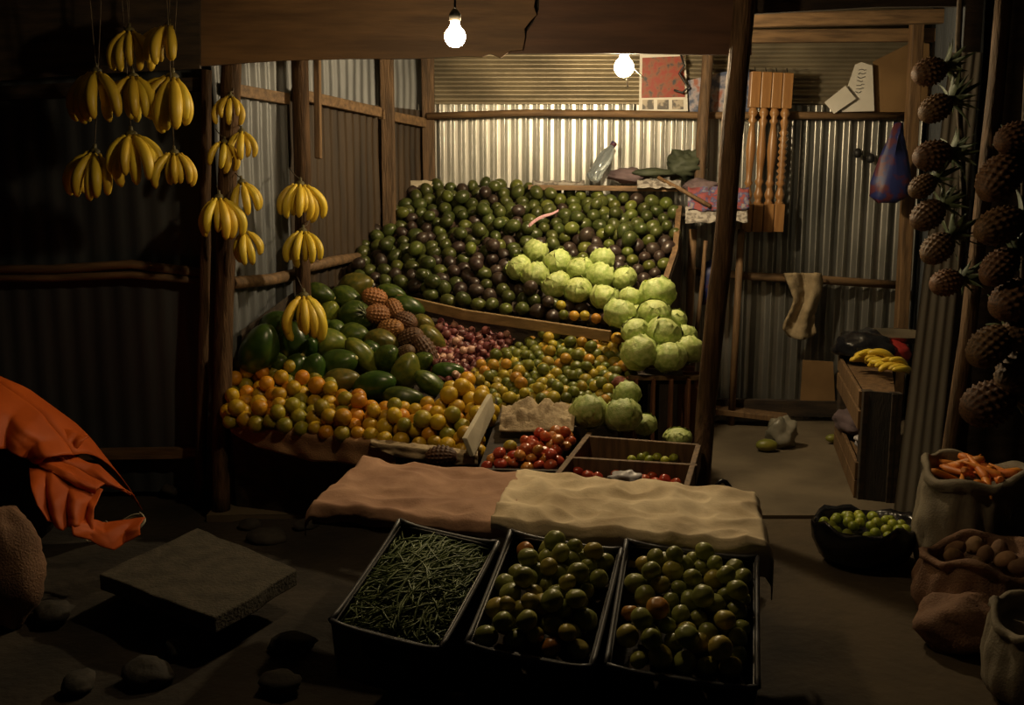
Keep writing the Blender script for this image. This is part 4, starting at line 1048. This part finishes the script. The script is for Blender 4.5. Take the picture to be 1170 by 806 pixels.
# ------------------------------------------------------------------ back wall things
def turned(lo, hi, style, w, label):
    d_ = hi-lo; t = thing('wooden_baluster', label, 'baluster', lo, (0, math.atan2(d_.x, d_.z), 0), 'turned balusters hung on the back wall')
    L_ = d_.length; sq = w/2
    MB().box((0, 0, L_*.09), (w, w, L_*.18)).build('bottom_block', K['varnish'], t, bev=.004)
    MB().box((0, 0, L_*.89), (w, w, L_*.22)).build('top_block', K['varnish'], t, bev=.004)
    pr = [(sq*.5, .17), (sq*.95, .185), (sq*.55, .20), (sq*.85, .22), (sq*.95, .24), (sq*.6, .27), (sq*.5, .29)]
    if style == 0: pr += [(sq*.9, .31), (sq*.55, .33), (sq*.62, .38), (sq*.98, .52), (sq*.8, .60), (sq*.5, .68)]
    elif style == 1: pr += [(sq*.95, .32), (sq*.55, .34), (sq*.7, .42), (sq*.92, .50), (sq*.55, .66)]
    else:
        for k in range(9): pr += [(sq*.98, .31+k*.04), (sq*.55, .33+k*.04)]
    pr += [(sq*.9, .70), (sq*.5, .72), (sq*.95, .745), (sq*.9, .76), (sq*.55, .785), (sq*.5, .80)]
    MB().lathe([(r_, z*L_) for r_, z in pr], 18).build('turned_shaft', K['varnish'], t)
    top = Vector((0, .03, L_+.03)); MB().tube([(0, 0, L_-.01), top], .003, 5).build('nail', K['wire'], t)
for i, (px, lab, st) in enumerate(((863, 'leftmost of the four varnished balusters, plain vase turning', 0), (875, 'second from left of the four varnished balusters', 1), (887, 'third from left of the four varnished balusters', 0), (898, 'rightmost varnished baluster with a ringed shaft', 2))):
    Y = 6.44; hi = A(863.5+12.2*i, 82+i*.6, Y); lo = A(851.5+12.2*i, 265, Y); lo.y = hi.y = Y
    turned(lo, hi, st, .060, lab)

def sheet(pxs, Y, m, name, label, cat, th=.004):
    mb = MB(); P = [A(x, y, Y) for x, y in pxs]; mb.prism(P, (0, th, 0)); c = sum(P, Vector())/len(P)
    return tag(mb.build(name, m, org=c), label, cat)
o = thing('wall_poster', 'red poster with a strip of small grey photos, right of the bright bulb', 'poster', A(758, 95, 6.58))
c0 = A(758, 95, 6.58)
MB().prism([A(x, y, 6.58) for x, y in ((731, 62), (783, 60), (786, 127), (730, 127))], (0, .003, 0)).build('paper', K['white'], o, org=c0)
MB().prism([A(x, y, 6.576) for x, y in ((734, 66), (781, 64), (783, 111), (733, 112))], (0, .003, 0)).build('red_picture', K['poster'], o, org=c0)
for q in range(3):
    x0 = 733+q*17
    MB().prism([A(x, y, 6.576) for x, y in ((x0+1, 114), (x0+14, 114), (x0+14, 125), (x0+1, 125))], (0, .003, 0)).build('small_photo', K['print'], o, org=c0)
sheet([(786, 92), (845, 78), (856, 80), (856, 128), (788, 128)], 6.575, K['poster2'], 'wall_poster', 'blue and red collage poster behind the two posts', 'poster')
mb = MB(); mb.tube([A(x, y, 6.5) for x, y in ((778, 62), (782, 75), (776, 84), (782, 93), (786, 100), (780, 106), (770, 103))], .007, 6); tag(mb.build('hanging_cable', K['wire'], org=A(780, 85, 6.5)), 'black cable looped beside the red poster', 'cable')
sheet([(998, 70), (1043, 48), (1062, 50), (1062, 128), (998, 128)], 6.56, K['card'], 'hardboard_sheet', 'brown hardboard sheet at the top right of the back wall', 'board', .012)
ppr = thing('paper_sheet', 'tall white handwritten sheet pinned at the upper right of the wall', 'paper', A(982, 100, 6.52))
MB().prism([A(x, y, 6.52) for x, y in ((977, 74), (984, 71), (997, 75), (999, 127), (962, 128), (964, 112))], (0, .003, 0)).build('page', K['white'], ppr, org=A(982, 100, 6.52))
wr_ = MB(); rr = random.Random(9)
for k in range(7):
    y0 = 80+k*4.2; x0 = 981-k*.6; n_ = rr.randint(2, 3)
    wr_.tube([A(x0+2.2*i, y0+rr.uniform(-1, 1), 6.517) for i in range(n_+2)], .0022, 4)
wr_.build('handwriting', K['wire'], ppr, org=A(982, 100, 6.52))
sheet([(942, 117), (966, 98), (978, 113), (953, 130)], 6.49, K['white'], 'paper_sheet', 'small white card tilted in front of the tall sheet', 'paper')
for px, py, lab in ((980, 175, 'left of two round black balls on the right corrugated sheet'), (995, 181, 'right of two round black balls on the right corrugated sheet')):
    mb = MB(); mb.ball((0, 0, 0), (.026, .025, .03), 14, 10, lambda u: 1+.12*nz(u, 2)); mb.tube([(0, 0, 0), (0, .06, .01)], .006, 6)
    tag(mb.build('black_ball', K['wire']), lab, 'ball', 'black balls on the wall').location = A(px, py, 6.54)
# blue bag on the corner stud
mb = MB()
def bbf(p, a, t_): return p+Vector((.03*nz(p, 9, 1), .02*nz(p, 9, 4), 0))
bb = A(1027, 140, 6.2)
mb.lathe([(.012, 0), (.03, -.08), (.07, -.2), (.105, -.34), (.11, -.42), (.06, -.46), (.01, -.46)], 20, lambda p, a, t_: Vector((p.x*1.0, p.y*.5, p.z))+Vector((.018*math.sin(3*a+t_*6)-.05*t_, 0, 0)))
tag(mb.build('hanging_bag', K['bluebag']), 'blue and red bag hanging from the right corner stud', 'bag').location = bb
# cloth over the rail
tw = MB()
def twf(u, v):
    x = 898+u*38+ (8*v if v > .5 else 0)*(.5-u) ; w = 1-.25*v
    px = 917+(u-.5)*40*(1-.32*math.sin(v*PI*.9)**2)+4*math.sin(v*5); py = 312+v*76*(1-.5*(u-.55)**2*min(1, v*2))
    return A(px, py, 6.46-.03*math.sin(u*9+v*3)-.03*abs(nz((u*3, v*5, 0), 1.6))-.02)
tw.grid(twf, 24, 24); 
def twb(u, v): return A(898+u*38, 312+v*14, 6.46+.055*(1-abs(1-2*v*.5))*.5+.0)
tag(tw.build('cloth_rag', K['towel'], org=A(917, 345, 6.45), solid=.012), 'crumpled tan cloth hanging over the rail on the right wall', 'cloth')
# pole-hung pieces behind the leaning post
mb = MB(); mb.ball((0, 0, 0), (.07, .05, .14), 18, 14, lambda u: 1+.3*nz(u, 2, 7)); tag(mb.build('hanging_bag', K['bluebag']), 'small blue bag hanging on the rail beside the leaning post', 'bag').location = A(812, 325, 6.42)
post([G(786, 478, .012), A(797, 375, 6.05), A(806, 275, 6.1)], (.014, .012), K['wood'], 'thin bare stick standing beside the rack leg', 'wooden_stick')

# top shelf things
bt = thing('plastic_bottle', 'clear plastic bottle leaning on the shelf above the avocados', 'bottle', A(676, 206, 6.42), axis_rot(58, -.25))
mb = MB(); mb.lathe([(.03, 0), (.044, .01), (.045, .06), (.041, .075), (.045, .09), (.045, .16), (.036, .20), (.018, .235), (.016, .25)], 20); mb.build('bottle_body', K['bottle'], bt)
MB().lathe([(.018, .247), (.018, .272), (.014, .274)], 16).build('cap', K['bluebag'], bt)
def lump(c, r, m, name, label, cat, seed, amp=.3, fr=2., fr2=5.):
    mb = MB(); mb.ball((0, 0, 0), r, 30, 20, lambda u: 1+amp*nz(u, fr, seed)+amp*.35*nz(u, fr2, seed+2))
    o = tag(mb.build(name, m), label, cat); o.location = c; return o
lump(A(719, 201, 6.42), (.13, .09, .045), K['purple'], 'folded_cloth', 'mauve cloth folded on the shelf right of the bottle', 'cloth', 3)
lump(A(747, 198, 6.36), (.13, .06, .03), K['greencloth'], 'folded_cloth', 'thin dull green cloth lying on top of the shelf', 'cloth', 6, .2)
lump(A(783, 189, 6.42), (.11, .08, .085), K['greencloth'], 'green_bundle', 'dark green crumpled bundle on the shelf against the wall', 'bundle', 9, .5, 2.6, 8)
lump(A(800, 214, 6.30), (.10, .08, .05), K['purple'], 'folded_cloth', 'purple cloth heaped at the right end of the shelf', 'cloth', 12, .35)
def flatsheet(x0, x1, y0, y1, Y, m, name, label, cat, seed, amp=.02, dy=.0):
    mb = MB()
    def fn(u, v):
        return A(x0+(x1-x0)*u, y0+(y1-y0)*v, Y-.10*v+dy*u)+Vector((0, amp*nz((u*4, v*4, 0), 1.5, seed), amp*nz((u*4, v*4, 0), 1.5, seed+4)))
    mb.grid(fn, 24, 10); return tag(mb.build(name, m, org=A((x0+x1)/2, (y0+y1)/2, Y), solid=.003), label, cat)
flatsheet(608, 668, 208, 217, 6.40, K['news'], 'newspaper', 'flat grey newspaper on the shelf left of the bottle', 'newspaper', 1)
flatsheet(728, 778, 206, 215, 6.30, K['news'], 'newspaper', 'rumpled newspaper hanging over the shelf edge above the avocados', 'newspaper', 2, .016)
flatsheet(786, 856, 214, 240, 6.22, K['cloth_rb'], 'patterned_cloth', 'red and blue patterned cloth on the side shelf behind the post', 'cloth', 3, .03)
flatsheet(783, 854, 236, 254, 6.16, K['news'], 'newspaper', 'newspaper hanging below the patterned cloth', 'newspaper', 5, .016)
mb = MB(); mb.tube([A(752, 203, 6.3), A(775, 215, 6.2), A(812, 236, 6.1)], .012, 7); tag(mb.build('wooden_stick', K['wood'], org=A(775, 215, 6.2)), 'dark stick lying slanted across the shelf end', 'stick')
mb = MB()
mb.grid(lambda u, v: A(604+34*u, 262-20*u+5*(v-.5)*(1-.5*u), 5.75-.25*(1-u)*0)+Vector((0, -.02, .01*math.sin(u*5))), 12, 3)
tag(mb.build('paper_strip', K['pinkstrip'], org=A(620, 252, 5.75), solid=.002), 'pink paper strip stuck among the avocados', 'paper').location += AVP[1]*.02
lump(onplane(418, 326, AVP, .01), (.05, .03, .012), K['news'], 'crumpled_paper', 'crumpled paper at the left end of the plank', 'paper', 4, .5)
lump(onplane(478, 212, AVP, .02), (.10, .03, .03), K['foam'], 'crumpled_paper', 'crumpled pale paper at the top left behind the avocados', 'paper', 8, .4)

# ------------------------------------------------------------------ right interior
su = thing('wooden_stand', 'dark slatted wooden stand with bananas on top, along the right wall', 'stand', Vector((1.78, 5.4, .012)))
so = Vector((1.78, 5.4, .012))
q0, q1, q2, q3 = G(984, 570, .012), G(1016, 574, .012), G(1012, 508, .012), G(960, 510, .012)
zt = .545
for p in (q0, q1, q2, q3):
    MB().beam(p, Vector((p.x, p.y, zt)), .05, .05, (0, 1, 0)).build('leg', K['darkwood'], su, org=so, bev=.004)
fb = MB(); fb.prism([q0+Vector((0, -.028, 0)), q1+Vector((.0, -.028, 0)), Vector((q1.x, q1.y-.028, zt)), Vector((q0.x, q0.y-.028, zt))], (0, .018, 0)); fb.build('end_board', K['near_black'], su, org=so)
for z0, h_ in ((.06, .085), (.15, .085), (.40, .09), (.50, .08)):
    a_, b_ = Vector((q0.x-.03, q0.y, z0)), Vector((q3.x-.03, q3.y, z0)); MB().beam(a_, b_, .018, h_).build('side_slat', K['wood'], su, org=so, bev=.003)
for z0 in (.16, zt-.03):
    MB().prism([Vector((p.x, p.y, z0)) for p in (q0, q1, q2, q3)], (0, 0, -.016)).build('shelf', K['wood'], su, org=so)
lump(A(975, 500, 5.5), (.10, .16, .07), K['purple'], 'cloth_bundle', 'mauve bundle on the lower shelf of the wooden stand', 'bundle', 2).location.z = .24
lump(A(992, 540, 5.2), (.07, .08, .05), K['palebag'], 'plastic_bag', 'white plastic scrap on the lower shelf of the wooden stand', 'bag', 5).location.z = .215
lump(A(988, 397, 5.75), (.17, .15, .095), K['blackbag'], 'black_plastic_bag', 'black plastic bag behind the bananas on the stand', 'bag', 3, .25)
tr = MB(); tr.lathe([(.001, 0), (.17, 0), (.19, .035), (.195, .038), (.185, .034), (.165, .006), (.001, .006)], 32)
tag(tr.build('tin_tray', K['tin']), 'round tin tray on the stuff at the back of the stand', 'tray').location = A(1022, 388, 5.9)
lump(A(1022, 404, 5.72), (.09, .07, .07), K['redplastic'], 'red_tin', 'red packet under the tin tray on the stand', 'packet', 6, .12)
for (px, py, Y, an, lab) in ((985, 424, 5.45, 10, 'banana hand lying at the back left on the stand'), (1003, 428, 5.35, 5, 'banana hand lying in the middle of the stand top'), (1015, 436, 5.2, 0, 'banana hand lying nearest the front edge of the stand')):
    c = A(px+22, py-1, Y); c.z = zt+.028
    hand(c, .155, .12, lab, 'banana hands lying on the wooden stand', 0, 6, rot=(Matrix.Rotation(R.uniform(-.25, .3), 3, 'Z') @ Matrix.Rotation(PI/2, 3, 'Y') @ Matrix.Rotation(-PI/2, 3, 'Z')).to_euler())
# crates and bundles on the floor at the back
bx = thing('wooden_crate', 'small slatted wooden crate on the floor behind the leaning post', 'crate', G(836, 470, .012)+Vector((0, .05, 0)))
for k in range(3):
    MB().box((0, -.12, .16+.075*k), (.22, .014, .06)).build('front_slat', K['wood'], bx, bev=.003)
    MB().box((.11, 0, .16+.075*k), (.014, .24, .06)).build('side_slat', K['wood'], bx, bev=.003)
for sx in (-.1, .1):
    for sy in (-.11, .11): MB().box((sx, sy, .18), (.025, .025, .36)).build('corner_post', K['darkwood'], bx)
MB().box((0, 0, .12), (.22, .24, .014)).build('bottom', K['darkwood'], bx)
mb = MB(); mb.beam(G(815, 468, .10), G(900, 478, .06), .14, .035); tag(mb.build('floor_plank', K['wood'], org=G(855, 474, .0), bev=.004), 'loose plank lying at the foot of the back wall', 'plank')
lump(G(893, 496, .09), (.085, .07, .10), K['greybag'], 'plastic_bag', 'torn pale plastic bag standing on the floor by the back wall', 'bag', 4, .35)
sheet([(918, 412), (952, 414), (955, 476), (914, 474)], 6.50, K['card'], 'wooden_board', 'brown board leaning at the foot of the back wall', 'board', .02)
def mango(px, py, label, s_):
    mb = MB(); mb.ball((0, 0, 0), (.062*s_, .04*s_, .036*s_), 18, 12, lambda u: 1+.08*u.x)
    o = tag(mb.build('mango', K['mango']), label, 'mango'); p = G(px, py, .048); o.location = p
mango(875, 509, 'green mango lying alone on the concrete floor', 1.0)
mango(951, 501, 'small dark mango on the floor beside the stand', .7)

# ------------------------------------------------------------------ hanging pineapples at the right
GP = 'pineapples strung up at the right of the stall'
cols = [
 [(1062, 82, 40, 34, 'topmost pineapple of the nearer-to-door string, reddish at its end'), (1069, 124, 40, 33, 'second pineapple down the left string'), (1066, 178, 46, 38, 'large third pineapple down the left string'),
  (1054, 213, 34, 28, 'small yellowish fourth pineapple of the left string'), (1060, 246, 42, 36, 'fifth pineapple down the left string, low beside the door'), (1071, 284, 42, 36, 'sixth pineapple down the left string'), (1081, 323, 38, 34, 'lowest pineapple of the left string, in front of the narrow sheet')],
 [(1160, 158, 48, 40, 'highest pineapple of the right string, at the picture edge'), (1142, 203, 60, 50, 'second pineapple of the right string'), (1143, 258, 62, 46, 'third pineapple of the right string'),
  (1142, 305, 52, 40, 'fourth pineapple of the right string'), (1160, 343, 62, 52, 'large fifth pineapple of the right string'), (1131, 396, 58, 48, 'sixth pineapple of the right string, sticking out left'),
  (1163, 384, 46, 42, 'pineapple of the right string half behind its neighbours'), (1166, 425, 64, 54, 'second lowest pineapple of the right string'), (1129, 462, 66, 58, 'lowest pineapple of the right string, biggest')]]
for ci, (col, Y) in enumerate(zip(cols, (4.15, 3.65))):
    k = Y/F
    for i, (px, py, L_, W_, lab) in enumerate(col):
        an = (200 if i % 2 == 0 else 215)+R.uniform(-14, 14)
        t = pineapple(A(px, py, Y+R.uniform(-.02, .02)), L_*k, W_*k*.92, axis_rot(an-180, -.25), 'pine_b', lab, GP, CRN[i % 2])
    mb = MB(); x0 = 1085 if ci == 0 else 1172
    bot = A(1098, 322, Y+.05) if ci == 0 else A(1160, 460, Y+.05)
    top = A(x0, 20, Y+.05); top.z = 2.69
    pts = [top.lerp(bot, s_/10)+Vector((.01*math.sin(s_), 0, 0)) for s_ in range(11)]
    mb.tube(pts, .012, 7); tag(mb.build('pineapple_rope', K['rope'], org=top), 'thick rope holding the %s string of pineapples' % ('left' if ci == 0 else 'right'), 'rope')

# ------------------------------------------------------------------ right foreground
def open_sack(loc, r, h, tilt, m, name, label, seed, squash=1.):
    mb = MB(); prof = [(r*.55, .0), (r*.92, .015), (r*1.04, h*.12), (r*1.08, h*.25), (r*1.10, h*.38), (r*1.10, h*.5), (r*1.07, h*.62), (r*1.04, h*.72), (r*1.02, h*.82), (r*.98, h*.90), (r*1.05, h*.93), (r*1.06, h*.985), (r*1.0, h*1.02), (r*.93, h*1.01), (r*.89, h*.95), (r*.90, h*.78), (r*.3, h*.74), (.002, h*.74)]
    def fn(p, a, t_):
        f_ = 1+.05*math.sin(3*a+seed)+.045*nz((math.cos(a)*1.5, math.sin(a)*1.5, p.z*9), 1.4, seed)+.030*nz((math.cos(a)*4, math.sin(a)*4, p.z*5), 1.5, seed+2)+.018*abs(nz((math.cos(a)*3, math.sin(a)*3, p.z*26), 1.2, seed+4))
        f_ += (.042*math.sin(13*a+seed+5*nz((math.cos(a), math.sin(a), p.z*4), 2, seed))*(.25+.75*min(1, p.z/h)))*(.4 if t_ > .6 else 1) + .02*math.sin(p.z*38+3*math.sin(2*a+seed))*max(0, math.sin(p.z/h*PI))
        z = p.z+(.022*math.sin(2*a+seed)+.015*math.sin(5*a) if t_ > .45 else 0)
        return Vector((p.x*f_, p.y*f_*squash, z)) + Vector((0, -math.tan(tilt)*max(0, z-.02)*.6, -max(0, -p.y)*math.sin(tilt) if t_ > .45 and False else 0))
    mb.lathe(prof, 88, fn)
    o = tag(mb.build(name, m), label, 'sack'); o.location = loc; o.rotation_euler = (0, 0, 0); return o
sl = Vector((1.80, 3.98, 0))
open_sack(sl, .195, .43, .16, K['sack'], 'woven_sack', 'open white woven sack of carrots at the right edge', 3)
mb = MB(); pts = [Vector((0, 0, -.075+.15*k/8)) for k in range(9)]
mb.tube(pts, [.003, .006, .009, .011, .013, .015, .016, .0165, .010], 10); CAR = mb.mesh('carrot', K['carrot'])
crr = random.Random(5); cpos = []
for k in range(26):
    a = crr.uniform(0, 6.28); r_ = .135*math.sqrt(crr.random()); p = sl+Vector((r_*math.cos(a), r_*math.sin(a)-.035, .365+.055*(1-(r_/.16)**2)+(k % 3)*.012))
    cpos.append((p, crr.uniform(-.4, .4), crr.uniform(0, 6.28)))
cpos.sort(key=lambda e: (round(PX(e[0])[1]/14), PX(e[0])[0]))
row = None; cnt = 0; rown = 0
for p, ti, yw in cpos:
    rk = round(PX(p)[1]/14)
    if rk != row: row = rk; cnt = 0; rown += 1
    cnt += 1
    tag(inst('carrot', CAR, p, (PI/2+ti, 0, yw), R.uniform(.85, 1.1)), f'orange carrot in the sack mouth, {nth(rown)} layer from the back, {nth(cnt)} from the left', 'carrot', 'carrots in the woven sack')
# potato sack before it
pl_ = Vector((1.66, 3.52, 0))
open_sack(pl_, .20, .24, .1, K['sackb'], 'brown_sack', 'low reddish brown sack of potatoes in front of the carrots', 6)
pr_ = random.Random(8); pps = []
for k in range(40):
    a = pr_.uniform(0, 6.28); r_ = .15*math.sqrt(pr_.random()); p = pl_+Vector((r_*math.cos(a), r_*math.sin(a)-.02, .22))
    if all((p-q).length > .068 for q in pps): pps.append(p)
pps.sort(key=lambda p: PX(p)[0])
for i, p in enumerate(pps):
    tag(inst('potato', POT[i % 2], p, rrot(), R.uniform(.9, 1.05)), f'brown potato in the low sack, {nth(i+1)} counting from the left', 'potato', 'potatoes in the brown sack')
lump(G(1102, 722, .05)+Vector((0, 0, .03)), (.16, .12, .10), K['sackb'], 'cloth_bundle', 'brown knotted bundle on the ground before the potato sack', 'bundle', 4, .25)
open_sack(Vector((1.60, 2.95, 0)), .17, .26, .1, K['sack'], 'woven_sack', 'pale sack cut off at the bottom right corner', 9)
# black bag of limes
ll = G(997, 655, 0)+Vector((0, .12, 0))
mb = MB()
mb.lathe([(.10, 0), (.17, .03), (.205, .10), (.215, .16), (.212, .175), (.195, .168), (.185, .13), (.05, .12), (.002, .12)], 40,
         lambda p, a, t_: Vector((p.x*(1+.05*nz((math.cos(a)*2, math.sin(a)*2, p.z*10), 1.5, 2)), p.y*(1+.05*nz((math.cos(a)*2, math.sin(a)*2, p.z*10), 1.5, 5))*.85, p.z+(.018*math.sin(4*a)+.012*math.sin(9*a) if p.z > .12 and t_ < .6 else 0))))
tag(mb.build('black_plastic_bag', K['blackbag']), 'black plastic bag rolled open and filled with limes', 'bag').location = ll
lr = random.Random(3); lps = []
for k in range(600):
    a = lr.uniform(0, 6.28); r_ = .165*math.sqrt(lr.random()); p = ll+Vector((r_*math.cos(a), r_*math.sin(a)*.85, .148+.03*(1-(r_/.17)**2)))
    if all((p-q).length > .043 for q in lps): lps.append(p)
lps.sort(key=lambda p: (-round(p.y/.05), p.x)); row = None; cnt = 0; rown = 0
for p in lps:
    rk = round(p.y/.05)
    if rk != row: row = rk; cnt = 0; rown += 1
    cnt += 1
    tag(inst('lime', LIM, p, rrot(), R.uniform(.92, 1.05)), f'lime in the black bag, {nth(rown)} row from the back, {nth(cnt)} from the left', 'lime', 'limes in the black bag')

# ------------------------------------------------------------------ left foreground
# orange tarpaulin over a heap
tp = MB()
def along(a, s_):
    s_ = s_*(len(a)-1); k = min(int(s_), len(a)-2)
    return A(*a[k]).lerp(A(*a[k+1]), s_-k)
def patch(top, bot, nu, nv, freq, amp, belly, seed):
    def fn(u, v):
        p = along(top, u).lerp(along(bot, u), v)
        f_ = abs(math.sin(u*freq*PI+seed+v*1.2))*2-1
        w = .45*nz((u*3, v*3, 0), 1.3, seed)
        return p+Vector((.3*amp*f_*v, -amp*f_*(.25+.75*math.sin(v*PI*.75))-belly*math.sin(v*PI)-.02*abs(w), .5*belly*math.sin(v*PI)+.018*w))
    tp.grid(fn, nu, nv)
# the big upper sheet, its back slope, and the flaps that spring from the gathered knot
patch([(-170, 395, 4.2), (-60, 412, 4.12), (0, 438, 4.05), (48, 473, 4.0), (84, 520, 3.93)], [(-170, 525, 3.72), (-60, 520, 3.74), (0, 513, 3.78), (24, 521, 3.83), (46, 529, 3.86)], 60, 26, 4, .020, .05, 1)
def bk(u, v):
    p = along([(-170, 395, 4.2), (-60, 412, 4.12), (0, 438, 4.05), (48, 473, 4.0), (84, 520, 3.93)], u)
    return p+Vector((.10*v, .42*v, -.34*v*v-.02*v))
tp.grid(bk, 30, 10)
patch([(60, 490, 4.02), (85, 492, 4.04), (102, 500, 4.04)], [(62, 512, 3.98), (80, 518, 3.97), (92, 508, 4.0)], 14, 8, 2, .008, .01, 2)
patch([(66, 514, 3.97), (112, 532, 4.0), (153, 568, 3.98)], [(58, 527, 3.92), (104, 550, 3.93), (150, 564, 3.96)], 30, 12, 2, .012, .02, 3)
patch([(46, 520, 3.90), (84, 534, 3.90), (120, 554, 3.89)], [(44, 532, 3.83), (76, 549, 3.82), (109, 565, 3.83)], 30, 12, 1, .010, .02, 5)
patch([(34, 534, 3.84), (60, 536, 3.85), (92, 554, 3.86), (118, 560, 3.88)], [(54, 594, 3.66), (72, 606, 3.67), (90, 600, 3.70), (108, 612, 3.74)], 54, 24, 3, .024, .03, 4)
patch([(86, 588, 3.74), (118, 598, 3.78), (166, 592, 3.86)], [(84, 612, 3.66), (130, 628, 3.72), (160, 610, 3.80)], 34, 14, 2, .014, .015, 7)
tag(tp.build('orange_tarpaulin', K['tarp'], org=Vector((-1.9, 3.9, 0)), solid=.004), 'orange tarpaulin draped and knotted over a heap at the left edge', 'tarpaulin')
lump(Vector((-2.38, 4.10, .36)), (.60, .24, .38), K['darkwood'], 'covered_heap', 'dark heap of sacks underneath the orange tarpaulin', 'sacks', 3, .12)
lump(Vector((A(2, 606, 3.5).x, 3.5, .20)), (.14, .12, .215), K['sackb'], 'stuffed_sack', 'dull beige stuffed sack under the tarpaulin at the left edge', 'sack', 5, .15)
for i, (px, py, r_, lab) in enumerate(((112, 612, .045, 'coil of pale wire lying left of the slab under the tarpaulin'), (150, 603, .05, 'coil of pale wire at the right tip of the tarpaulin'))):
    c = G(px, py, .20); mb = MB()
    mb.tube([Vector((r_*math.cos(a/10*PI)*(1+.1*math.sin(a)), r_*math.sin(a/10*PI)*.6, r_*math.sin(a/10*PI+.5)*.7+.004*a/10)) for a in range(44)], .0035, 6)
    tag(mb.build('wire_coil', K['foam']), lab, 'wire coil', 'wire coils').location = c
mb = MB()
cs4 = [G(112, 656, .15), G(226, 603, .15), G(340, 651, .15), G(246, 706, .15)]
pts = []
for i in range(4):
    a_, b_ = cs4[i], cs4[(i+1) % 4]
    for s_ in range(8):
        p = a_.lerp(b_, s_/8); pts.append(p+Vector((nz(p, 9, 1), nz(p, 9, 4), 0))*.012)
mb.prism(pts, (0, 0, -.06)); sb = mb.build('concrete_slab', K['slab'], org=G(226, 655, 0), bev=.006); tag(sb, 'rough square concrete slab raised on the ground left of the plastic crates', 'slab')
for i, (px, py, s_, lab) in enumerate(((160, 680, .07, 'stone supporting the left corner of the concrete slab'), (300, 668, .06, 'stone supporting the right side of the concrete slab'), (225, 640, .07, 'stone underneath the back of the concrete slab'))):
    p = G(px, py, .02); mb = MB(); mb.ball((0, 0, 0), (s_*1.3, s_, .068), 14, 10, lambda u, i=i: 1+.2*nz(u, 1.5, i)); tag(mb.build('stone', K['stone']), lab, 'stone', 'stones on the ground').location = Vector((p.x, p.y+.05, .02))
STL = [(305, 615, .07, 'pale stone behind the right corner of the slab'), (285, 600, .05, 'small stone behind the slab near the banana post'), (170, 770, .07, 'flat stone at the lower left of the picture'), (215, 738, .06, 'stone just in front of the slab corner'),
       (60, 700, .07, 'stone near the left edge below the tarpaulin'), (335, 735, .06, 'stone left of the bean crate'),
       (90, 780, .05, 'stone near the bottom left corner'), (320, 780, .06, 'stone at the bottom left of the bean crate'), (350, 600, .05, 'stone beside the left end of the low table'), (195, 560, .05, 'stone at the foot of the left facade')]
for i, (px, py, s_, lab) in enumerate(STL):
    p = G(px, py, .01); mb = MB(); mb.ball((0, 0, 0), (s_*1.3, s_, s_*.62), 14, 10, lambda u, i=i: 1+.30*nz(u, 1.3, i*2.3+5)+.22*abs(nz(u, 2.6, i))-.1); 
    o = tag(mb.build('stone', K['stone']), lab, 'stone', 'stones on the ground'); o.location = p; o.rotation_euler = (0, 0, i*1.3)

# ------------------------------------------------------------------ light of the night outside, view
w = bpy.data.worlds.new('night'); sc.world = w; w.use_nodes = True
bgn = w.node_tree.nodes['Background']; bgn.inputs['Color'].default_value = (.55, .65, .9, 1); bgn.inputs['Strength'].default_value = .002
sc.view_settings.view_transform = 'Standard'
sc.view_settings.look = 'None'
sc.view_settings.exposure = 0
sc.view_settings.gamma = 1
sc.cycles.use_denoising = True
sc.cycles.sample_clamp_indirect = 3
sc.cycles.max_bounces = 6
